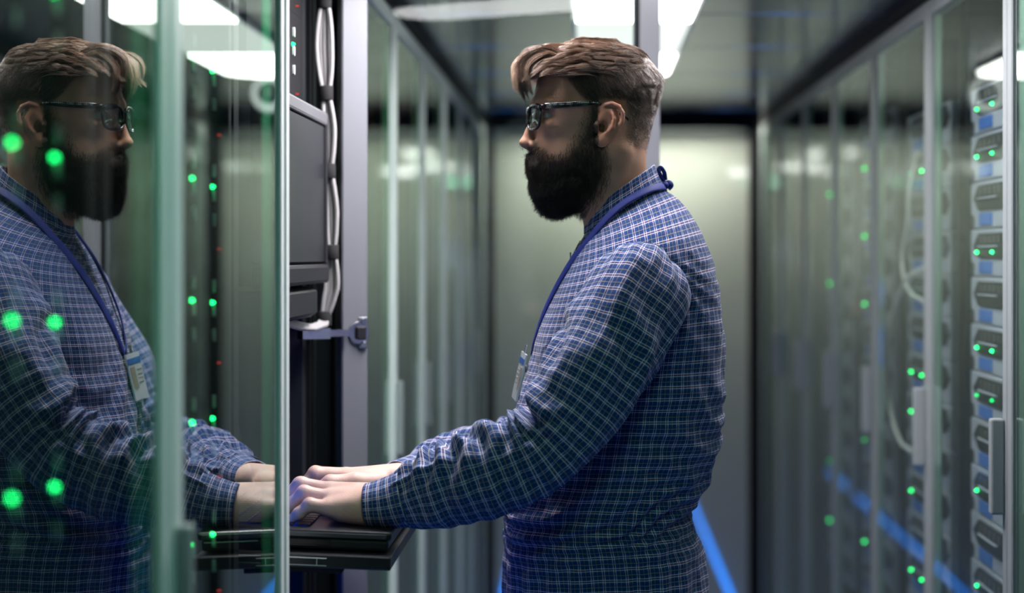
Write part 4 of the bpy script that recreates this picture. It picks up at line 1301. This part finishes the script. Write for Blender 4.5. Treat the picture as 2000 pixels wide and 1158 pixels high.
# torso
rt = np.array([  # front x,y  back x,y  half-width
    [1152, 436, 1294, 366, 70, 2.0], [1147, 446, 1303, 374, 88, 2.0], [1138, 464, 1323, 388, 124, 2.0], [1124, 492, 1347, 416, 178, 2.1], [1106, 528, 1372, 462, 222, 2.3],
    [1082, 578, 1394, 525, 240, 2.5], [1058, 638, 1407, 605, 240, 2.6], [1038, 702, 1412, 690, 236, 2.6], [1019, 776, 1410, 778, 230, 2.6], [1004, 856, 1400, 862, 224, 2.6],
    [994, 926, 1383, 928, 220, 2.5], [990, 976, 1356, 978, 216, 2.5], [989, 1018, 1346, 1010, 214, 2.5], [989, 1060, 1362, 1046, 216, 2.5], [988, 1110, 1374, 1096, 219, 2.5],
    [988, 1170, 1378, 1166, 222, 2.5], [990, 1235, 1380, 1240, 226, 2.5], [992, 1290, 1380, 1300, 228, 2.5]])
TR = catmull(rt, 9)
Mr = len(TR); Nr = 180
th = np.linspace(-np.pi, np.pi, Nr + 1)          # 0 = towards the camera, +pi/2 = front
ct, st = np.cos(th), np.sin(th)
ring = np.zeros((Mr, Nr + 1, 3))
for i, (fx_, fy_, bx_, by_, w_, n_e) in enumerate(TR):
    e_ = 2 / n_e
    c_ = np.sign(ct) * np.abs(ct) ** e_; s_ = np.sign(st) * np.abs(st) ** e_
    ring[i, :, 0] = (fx_ + bx_) / 2 + s_ * (fx_ - bx_) / 2
    ring[i, :, 1] = (fy_ + by_) / 2 + s_ * (fy_ - by_) / 2
    ring[i, :, 2] = c_ * w_
mid = ring.mean(1)
vlen = np.concatenate([[0], np.cumsum(np.linalg.norm(np.diff((TR[:, :2] + TR[:, 2:4]) / 2, axis=0), axis=1))]) * PS
uv_t = np.zeros((Mr, Nr + 1, 2))
seg = np.linalg.norm(np.diff(ring, axis=1), axis=2)
# u from a fixed mean girth so the vertical lines stay vertical
g_ = np.concatenate([np.zeros((Mr, 1)), np.cumsum(seg, axis=1)], 1); g_ -= g_[:, Nr // 2:Nr // 2 + 1]
uv_t[:, :, 0] = g_ * PS
uv_t[:, :, 1] = vlen[:, None]
# folds
nrm = np.stack([-(st[None, :] * np.ones((Mr, 1))), np.zeros((Mr, Nr + 1)), ct[None, :] * np.ones((Mr, 1))], -1)
q = ring.copy()
yv = ring[:, :, 1]
def folds(q, sc, seed): return vnoise(q * sc + seed)
ph = (ring[:, :, 0] * 0.35 + yv * 0.94) / 34 + 1.3 * folds(ring, 0.010, 3)
f1 = np.sin(2 * np.pi * ph) * np.exp(-((yv - 985) / 75) ** 2) * 5.0 * (0.6 + 0.4 * ct[None, :])
ph2 = (ring[:, :, 0] * -0.55 + yv * 0.83) / 60 + 1.2 * folds(ring, 0.008, 23)
f2 = np.sin(2 * np.pi * ph2) * np.exp(-((yv - 840) / 120) ** 2) * 3.5
ph3 = ring[:, :, 0] / 42 + 0.9 * folds(ring, 0.009, 41)
f3 = np.sin(2 * np.pi * ph3) * sstep(1000, 1160, yv) * 3.2
f4 = 5.0 * ridge(folds(ring * np.array([1, .45, 1]), 0.022, 61)) * sstep(520, 640, yv) * 0.55
shape_w = sstep(470, 560, yv)
disp = 1.4 * (f1 + f2 + f3) * shape_w + 1.3 * f4
# pull-creases from the armpit across the back
pc = np.sin(2 * np.pi * ((yv - (ring[:, :, 0] - 1300) * 0.9) / 46 + folds(ring, 0.012, 77))) * np.exp(-((ring[:, :, 0] - 1350) / 60) ** 2 - ((yv - 560) / 80) ** 2) * 3.5
disp = disp + pc
ring = ring + nrm * disp[:, :, None]
V, F_, U = tube_surface(ring, uv_t)
shirt = obj_world('shirt', BW(V), F_, M['plaid'], man, uv=U)
tag(shirt, 'blue and white plaid long-sleeved shirt')

def arm_sleeve(pts, rad, name, seed, elbow_s, parent, seam_y=1):
    """pts world control points; rad (ra across view, rb towards camera)"""
    C = catmull(np.hstack([np.array(pts), np.array(rad)]), 24)
    Pm, Rm = C[:, :3], C[:, 3:]
    T_ = np.gradient(Pm, axis=0); T_ /= np.linalg.norm(T_, axis=1, keepdims=True)
    e1 = np.array([0, -1.0, 0]) - T_ * (T_ @ np.array([0, -1.0, 0]))[:, None]; e1 /= np.linalg.norm(e1, axis=1, keepdims=True)
    e2 = np.cross(T_, e1)
    L_ = np.concatenate([[0], np.cumsum(np.linalg.norm(np.diff(Pm, axis=0), axis=1))])
    Nn = 120
    th = np.linspace(-np.pi, np.pi, Nn + 1); ct, st = np.cos(th), np.sin(th)
    s_n = L_ / L_[-1]
    se = elbow_s
    S2 = s_n[:, None] * np.ones((1, Nn + 1)); LL = L_[:, None] * np.ones((1, Nn + 1)); TH = th[None, :] * np.ones((len(L_), 1))
    cyl = np.stack([np.cos(TH) * 1.0, np.sin(TH) * 1.0, LL * 14], -1)
    # folds: elbow compressions on the inner side, diagonals on the forearm, soft long folds on the upper arm
    inner = 0.5 + 0.5 * np.sin(TH)
    e_w = np.exp(-((S2 - se) / 0.085) ** 2)
    w1 = np.sin(2 * np.pi * (LL / 0.030 + 0.9 * vnoise(cyl * 1.2 + seed) - 0.35 * np.cos(TH))) * e_w * inner * 0.0060
    crease = -0.021 * np.exp(-((S2 - se + 0.012 - 0.03 * np.cos(TH)) / 0.018) ** 2) * sstep(0.45, 0.95, inner)
    fo = sstep(se + 0.02, se + 0.14, S2) * (1 - sstep(0.93, 1.0, S2))
    w2 = np.sin(2 * np.pi * (LL / 0.040 + 0.30 * TH / np.pi * 2 + 1.1 * vnoise(cyl * 0.9 + seed + 9))) * fo * 0.0056 * (0.55 + 0.45 * np.sin(TH))
    w3 = ridge(vnoise(np.stack([np.cos(TH) * 2.2, np.sin(TH) * 2.2, LL * 6 + seed], -1))) * 0.0032
    up_ = 1 - sstep(se - 0.2, se - 0.05, S2)
    w4 = np.sin(2 * np.pi * (TH / np.pi * 1.6 + LL * 5 + 0.7 * vnoise(cyl * 0.7 + seed + 30))) * up_ * 0.0030
    w5 = ridge(vnoise(np.stack([np.cos(TH) * 1.5 + 4, np.sin(TH) * 1.5, LL * 34 + 2 * np.sin(TH) + seed], -1))) * fo * 0.0032
    # pull lines radiating from the shoulder seam
    w6 = np.sin(2 * np.pi * (TH * 2.2 + LL * 8)) * np.exp(-((S2 - 0.07) / 0.05) ** 2) * 0.0020
    dsp = 1.35 * (w1 + w2 + w3 + w4 + w5) + crease + w6
    rr = Pm[:, None, :] + e1[:, None, :] * (ct[None, :] * Rm[:, 1:2] + dsp * ct)[:, :, None] + e2[:, None, :] * (st[None, :] * Rm[:, 0:1] + dsp * st)[:, :, None]
    girth = 2 * np.pi * 0.058
    uv = np.stack([TH / (2 * np.pi) * girth * (0.80 + 0.2 * Rm[:, 0:1] / 0.06), LL], -1)
    V, F_, U = tube_surface(rr, uv)
    o = obj_world(name, V, F_, M['plaid'], parent, uv=U)
    return o, Pm, e1, e2, T_, Rm

slv, Pm, e1, e2, T_, Rm = arm_sleeve([P(*p) for p in NP], NR, 'sleeve', 4.2, 0.575, shirt)
slf, PmF, e1F, e2F, T_F, RmF = arm_sleeve([P(*p) for p in FP], FR, 'sleeve', 17.0, 0.575, shirt)

def cuff(path, rads, parent, seed):
    C = catmull(np.hstack([np.array(path), np.array(rads)]), 10)
    Pm, Rm = C[:, :3], C[:, 3:]
    T_ = np.gradient(Pm, axis=0); T_ /= np.linalg.norm(T_, axis=1, keepdims=True)
    e1 = np.array([0, -1.0, 0]) - T_ * (T_ @ np.array([0, -1.0, 0]))[:, None]; e1 /= np.linalg.norm(e1, axis=1, keepdims=True)
    e2 = np.cross(T_, e1)
    Nn = 96
    th = np.linspace(-np.pi, np.pi, Nn + 1); ct, st = np.cos(th), np.sin(th)
    L_ = np.concatenate([[0], np.cumsum(np.linalg.norm(np.diff(Pm, axis=0), axis=1))])
    wv = 0.0008 * vnoise(np.stack([ct[None, :] * 1.6 + 0 * L_[:, None], st[None, :] * 1.6 + 0 * L_[:, None], L_[:, None] * 30 + seed + 0 * ct[None, :]], -1))
    out = Pm[:, None, :] + e1[:, None, :] * (ct[None, :] * (Rm[:, 1:2] + wv))[:, :, None] + e2[:, None, :] * (st[None, :] * (Rm[:, 0:1] + wv))[:, :, None]
    inn = Pm[::-1][:, None, :] + e1[::-1][:, None, :] * (ct[None, :] * (Rm[::-1, 1:2] - 0.0028))[:, :, None] + e2[::-1][:, None, :] * (st[None, :] * (Rm[::-1, 0:1] - 0.0028))[:, :, None]
    # rounded free edge
    edge = (out[-1] + inn[0]) / 2 + T_[-1] * 0.0012
    rr = np.concatenate([out, edge[None], inn], 0)
    uu = th / (2 * np.pi) * 2 * np.pi * 0.036
    vv = np.concatenate([L_, [L_[-1] + 0.001], L_[::-1] + 0.003])
    uv = np.stack([uu[None, :] + 0 * vv[:, None], vv[:, None] + 0 * uu[None, :]], -1) + 0.003
    V, F_, U = tube_surface(rr, uv)
    o = obj_world('cuff', V, F_, M['plaid'], parent, uv=U)
    return o
cuff([P(792, 974, 2.2825), P(755, 983, 2.284), P(717, 987, 2.285)], [(0.0365, 0.0385), (0.0322, 0.0365), (0.0275, 0.0335)], shirt, 1)
cuff([P(816, 925, 2.522), P(798, 929, 2.505), P(776, 932, 2.488)], [(0.0285, 0.0325), (0.0262, 0.0305), (0.0235, 0.0280)], shirt, 8)

# collar: stand with a folded leaf
def loop(front, back, hw, n=96, ex=2.0, drop=0.0):
    t = np.linspace(-np.pi, np.pi, n + 1); c, s = np.cos(t), np.sin(t)
    c = np.sign(c) * np.abs(c) ** (2 / ex); s = np.sign(s) * np.abs(s) ** (2 / ex)
    x = (front[0] + back[0]) / 2 + s * (front[0] - back[0]) / 2
    y = (front[1] + back[1]) / 2 + s * (front[1] - back[1]) / 2
    return np.stack([x, y, c * hw], -1)
lps = [loop((1158, 452), (1284, 372), 72), loop((1154, 434), (1277, 340), 68), loop((1152, 416), (1275, 325), 67.5), loop((1149, 413), (1278, 322), 70),
       loop((1146, 417), (1281, 328), 74), loop((1142, 436), (1288, 346), 81), loop((1140, 455), (1296, 363), 87.5), loop((1142, 456), (1294, 364), 84)]
Cc_ = np.array(lps)
fine = catmull(Cc_.reshape(len(lps), -1), 6).reshape(-1, 97, 3)
fine = fine + 1.2 * vnoise(fine * 0.05)[..., None]
lv = np.concatenate([[0], np.cumsum(np.linalg.norm(np.diff(fine[:, 48], axis=0), axis=1))]) * PS
uu = np.linspace(-np.pi, np.pi, 97) * 74 * PS
uv = np.stack([uu[None, :] + 0 * lv[:, None], lv[:, None] + 0 * uu[None, :]], -1)
V, F_, U = tube_surface(fine, uv)
obj_world('collar', BW(V), F_, M['plaid'], shirt, uv=U)
# front placket with buttons
pl = []
fr_y = np.linspace(470, 1280, 60)
frx = np.interp(fr_y, TR[:, 1], TR[:, 0])
for zoff in (-14, -13, 13, 14):
    pl.append(np.stack([frx - (3.2 if abs(zoff) == 13 else -1.5), fr_y, np.full(60, zoff + 2.0)], -1))
pl = np.stack(pl, 1)
uvp = np.stack([np.array([-.0102, -.01, .01, .0102])[None, :] + 0 * fr_y[:, None], (fr_y * PS)[:, None] + np.zeros((1, 4))], -1)
V, F_, U = tube_surface(pl, uvp)
obj_world('placket', BW(V), F_, M['plaid'], shirt, uv=U)
for yb in (500, 610, 720, 830, 940, 1040, 1140, 1230):
    xb = np.interp(yb, TR[:, 1], TR[:, 0]) - 4.5
    MB().lathe([(0.0050, 0), (0.0056, -0.0008), (0.0052, -0.0018), (0.003, -0.0015)], 0, BW((xb, yb, 2)), 14).build('button', M['button'], shirt, smooth=True, origin=OM)
# armhole seams: a thin dark welt where each sleeve leaves the shirt body
from mathutils.bvhtree import BVHTree
sm_ = shirt.data
tree = BVHTree.FromPolygons([v.co for v in sm_.vertices], [p.vertices[:] for p in sm_.polygons])
M['seam'] = pbr('seam_shadow_thread', (0.006, 0.016, 0.05), 0.9)
for sl in (slv, slf):
    vv = np.array([v.co[:] for v in sl.data.vertices]).reshape(-1, 121, 3)
    pts = []
    for j in range(0, 120, 2):
        hit = None
        for i in range(4, 100):
            p = Vector(vv[i, j]); loc, nr, idx, dist = tree.find_nearest(p)
            if (p - loc).dot(nr) > 0.0003:
                hit = (p, i); break
        pts.append(hit)
    # sort out the run of columns that leave the body cleanly and smooth it
    run = [np.array(h[0]) if h is not None else None for h in pts]
    if sum(r is not None for r in run) > 20:
        for lo_, hi_ in ((0, 60),):
            seg_ = [r for r in run[lo_:hi_] if r is not None]
            seg_ = np.array(seg_)
            for _ in range(3): seg_[1:-1] = 0.5 * seg_[1:-1] + 0.25 * (seg_[:-2] + seg_[2:])
            chunks = np.split(seg_, np.where(np.linalg.norm(np.diff(seg_, axis=0), axis=1) > 0.03)[0] + 1)
            mm_ = MB(); ok_ = False
            for ch_ in chunks:
                if len(ch_) > 4: mm_.tube(list(ch_), 0.0011, 6); ok_ = True
            if ok_: mm_.build('armhole_seam', M['seam'], shirt, smooth=True)
            else: mm_.bm.free()

# ------------------------------------------------------------------ trousers and shoes
tf = Field((-0.22, 2.20, 0.04), (0.24, 2.84, 1.02), 0.010)
tf.ell(BW((1186, 1165, 0)), (0.112, 0.125, 0.10), 0)
for hip, kn, an in legs:
    tf.chain([hip, kn, an], [0.086, 0.074, 0.060], 0.03)
TV2, TQ2 = tf.mesh()
obj_world('trousers', smooth_mesh(TV2, TQ2, 2), TQ2, M['trousers'], man)
for hip, kn, an in legs:
    sf = Field((an[0] - 0.26, an[1] - 0.08, -0.01), (an[0] + 0.11, an[1] + 0.08, 0.16), 0.006)
    sf.chain([an + np.array([0.03, 0, -0.045]), an + np.array([-0.08, 0, -0.05]), an + np.array([-0.17, 0, -0.058])], [0.042, 0.042, 0.034], 0.02)
    sf.cap(an + np.array([0.005, 0, 0.02]), an + np.array([0.005, 0, -0.04]), 0.045, 0.045, 0.02)
    X, Y, Z = sf.pts((slice(None),) * 3)
    sf.F = np.maximum(sf.F, 0.005 - Z)
    v, q_ = sf.mesh()
    sh = obj_world('shoe', smooth_mesh(v, q_, 1), q_, M['shoe'], man)

# ------------------------------------------------------------------ eyeglasses
gl = thing('eyeglasses', tuple(HW(np.array([1040, 226, 0]))), 'black-framed eyeglasses on the man\'s face', 'glasses')
og = np.array(gl.location)
def lens_outline(sg, n=40, k=1.0):
    t = np.linspace(0, 2 * np.pi, n, endpoint=False)
    c, s = np.cos(t), np.sin(t)
    e = 2 / 3.4
    zz = 36 + 30 * k * np.sign(c) * np.abs(c) ** e
    yy_ = 234 + 23.0 * k * np.sign(s) * np.abs(s) ** e + 0.05 * (zz - 36) * np.sign(s)
    xx = 1029.5 + 0.0032 * zz ** 2 + 0.05 * (yy_ - 233) * -1
    return np.stack([xx, yy_, sg * zz], -1)
fm = MB()
for sg in (-1, 1):
    o_ = HW(lens_outline(sg)); pts = list(o_) + [o_[0], o_[1]]
    fm.tube(pts, 0.0021, 8, cap=False)
fm.tube(list(HW(np.array([(1031.5, 226, -8), (1029, 223, -4), (1028.5, 222.5, 0), (1029, 223, 4), (1031.5, 226, 8)]))), 0.0019, 8)
for sg in (-1, 1):   # end pieces
    fm.tube(list(HW(np.array([(1041.5, 217, sg * 63), (1046, 215, sg * 69), (1054, 215, sg * 71)]))), [0.0030, 0.0034, 0.0032], 8)
fm.build('frame', M['specs'], gl, smooth=True, origin=og)
for sg in (-1, 1):
    o_ = HW(lens_outline(sg, 40, 0.985)); ctr = o_.mean(0)
    m_ = MB(); vs_ = [m_.bm.verts.new(p) for p in o_]; vs2 = [m_.bm.verts.new(p + np.array([0.0012, 0, 0])) for p in o_]
    cA = m_.bm.verts.new(ctr + np.array([-0.0012, 0, 0])); cB_ = m_.bm.verts.new(ctr + np.array([0.0002, 0, 0]))
    for i in range(40):
        m_.bm.faces.new([vs_[i], vs_[(i + 1) % 40], cA]); m_.bm.faces.new([vs2[i], vs2[(i + 1) % 40], cB_])
        m_.bm.faces.new([vs_[i], vs_[(i + 1) % 40], vs2[(i + 1) % 40], vs2[i]])
    m_.build('lens', M['lens'], gl, smooth=True, origin=og)
    m_ = MB(); tp = catmull(np.array([(1052, 215, 71), (1075, 214.5, 84), (1105, 213, 96), (1130, 211.5, 101), (1148, 211, 99), (1164, 214, 92), (1184, 224, 90), (1203, 236, 95), (1209, 241, 96)]), 6)
    hh = np.interp(np.arange(len(tp)), [0, 6, 14, 24, 34, len(tp)], [5.2, 5.4, 5.0, 3.2, 2.6, 2.6])
    rings = []
    for p, h_ in zip(tp, hh):
        rr = []
        for (a, b) in ((-1.6, -0.85), (-1.0, -1), (1.0, -1), (1.6, -0.85), (1.6, 0.85), (1.0, 1), (-1.0, 1), (-1.6, 0.85)):
            rr.append(m_.bm.verts.new(HW(np.array([p[0], p[1] + b * h_, sg * (p[2] + a)]))))
        rings.append(rr)
    for i in range(len(rings) - 1):
        for k in range(8):
            m_.bm.faces.new([rings[i][k], rings[i][(k + 1) % 8], rings[i + 1][(k + 1) % 8], rings[i + 1][k]])
    m_.bm.faces.new(rings[0]); m_.bm.faces.new(rings[-1])
    tm = m_.build('temple', M['specs'], gl, smooth=False, origin=og)
    m_ = MB()
    rows = []
    for p, h_ in list(zip(tp, hh))[2:26]:
        rows.append([m_.bm.verts.new(HW(np.array([p[0], p[1] - h_ * 0.93, sg * (p[2] + 1.9)]))), m_.bm.verts.new(HW(np.array([p[0], p[1] - h_ * 0.1, sg * (p[2] + 1.9)]))),
                     m_.bm.verts.new(HW(np.array([p[0], p[1] - h_ * 0.1, sg * (p[2] + 1.5)]))), m_.bm.verts.new(HW(np.array([p[0], p[1] - h_ * 0.93, sg * (p[2] + 1.5)])))])
    for i in range(len(rows) - 1):
        for k in range(4):
            m_.bm.faces.new([rows[i][k], rows[i][(k + 1) % 4], rows[i + 1][(k + 1) % 4], rows[i + 1][k]])
    m_.bm.faces.new(rows[0]); m_.bm.faces.new(rows[-1])
    m_.build('studded_inlay', M['studs'], tm, origin=og)

# ------------------------------------------------------------------ lanyard with badge
ly = thing('lanyard', tuple(BW((1297, 362, 0))), 'blue lanyard with a plastic identity badge round the man\'s neck', 'lanyard')
oly = np.array(ly.location)
def ribbon(pts, nrms, w, name, th_=0.0011):
    C = catmull(np.hstack([np.array(pts, float), np.array(nrms, float)]), 10)
    Pp = BW(C[:, :3]); n3 = C[:, 3:]; n3 = np.stack([n3[:, 0], -n3[:, 2], -n3[:, 1]], -1); n3 /= np.linalg.norm(n3, axis=1, keepdims=True)
    T_ = np.gradient(Pp, axis=0); T_ /= np.linalg.norm(T_, axis=1, keepdims=True)
    n3 = n3 - T_ * (n3 * T_).sum(1, keepdims=True); n3 /= np.linalg.norm(n3, axis=1, keepdims=True)
    sd = np.cross(T_, n3)
    rr = np.stack([Pp + sd * w / 2, Pp + sd * w / 4 + n3 * th_, Pp - sd * w / 4 + n3 * th_, Pp - sd * w / 2, Pp - n3 * th_, Pp + sd * w / 2], 1)
    V, F_, U = tube_surface(rr, np.zeros(rr.shape[:2] + (2,)))
    return obj_world(name, V, F_, M['lanyard'], ly)
near_p = [(1300, 366, 0), (1290, 366, 38), (1262, 374, 70), (1222, 396, 93), (1188, 424, 97), (1155, 462, 92), (1120, 506, 80), (1088, 558, 64), (1062, 612, 46), (1045, 660, 26), (1038, 690, 10)]
near_n = [(1, -.4, 0), (.8, -.6, .4), (.3, -.7, .7), (-.1, -.7, .75), (-.3, -.6, .75), (-.5, -.5, .7), (-.65, -.4, .65), (-.8, -.3, .5), (-.9, -.2, .4), (-1, -.2, .2), (-1, -.2, .1)]
ribbon(near_p, near_n, 0.0125, 'strap')
ribbon([(a, b, -c + 6 if c == 10 else -c) for a, b, c in near_p], [(a, b, -c) for a, b, c in near_n], 0.0125, 'strap')
# knot and loop at the nape
kn_ = BW((1297, 362, 6))
m_ = MB(); bmesh.ops.create_uvsphere(m_.bm, u_segments=14, v_segments=10, radius=0.0062)
for v in m_.bm.verts: v.co = Vector((v.co.x * 1.25 + kn_[0], v.co.y * 1.1 + kn_[1], v.co.z * 0.95 + kn_[2]))
m_.build('knot', M['lanyard'], ly, smooth=True, origin=oly)
ribbon([(1299, 360, 6), (1291, 346, 8), (1286, 334, 8), (1291, 329, 8), (1297, 338, 8), (1299, 352, 6)], [(-.6, .3, .8)] * 6, 0.0075, 'loop')
ribbon([(1297, 362, 8), (1306, 357, 9), (1310, 362, 9), (1304, 369, 8)], [(.2, -.3, .9)] * 4, 0.008, 'loop')
# badge, hanging in front of the chest, turned towards the aisle
bt, bb = np.array([1036, 690, 4]), np.array([1015, 783, 0])
pt_, pb_ = BW(bt), BW(bb)
upv = (pt_ - pb_); hgt_ = np.linalg.norm(upv); upv /= hgt_
sdv = np.array([0.20, -1.0, 0.0]); sdv -= upv * (sdv @ upv); sdv /= np.linalg.norm(sdv)
nv = np.cross(upv, sdv)
if nv[0] > 0: nv = -nv
ctr = (pt_ + pb_) / 2 + nv * 0.008
def card(w0, w1, h0, h1, n0, n1, name, mat, parent):
    m_ = MB(); vs_ = []
    for nn in (n0, n1):
        for a, b in ((w0, h0), (w1, h0), (w1, h1), (w0, h1)):
            vs_.append(m_.bm.verts.new(ctr + sdv * a + upv * b + nv * nn))
    for f in ((0, 1, 2, 3), (4, 5, 6, 7), (0, 1, 5, 4), (1, 2, 6, 5), (2, 3, 7, 6), (3, 0, 4, 7)): m_.bm.faces.new([vs_[i] for i in f])
    return m_.build(name, mat, parent, origin=oly)
bdg = card(-.021, .021, -.033, .033, -.0012, .0012, 'badge', M['badge'], ly)
card(-.0205, .0205, .018, .026, .00125, .0017, 'header_print', M['badgeblue'], bdg)
card(.003, .018, -.016, .014, .00125, .0017, 'photo_print', M['badgephoto'], bdg)
for i in range(4): card(-.018, -.002, .008 - i * .006, .0095 - i * .006, .00125, .0016, 'text_line', M['badgephoto'], bdg)
card(-.003, .003, .033, .044, -.001, .001, 'clip', M['chrome'], bdg)
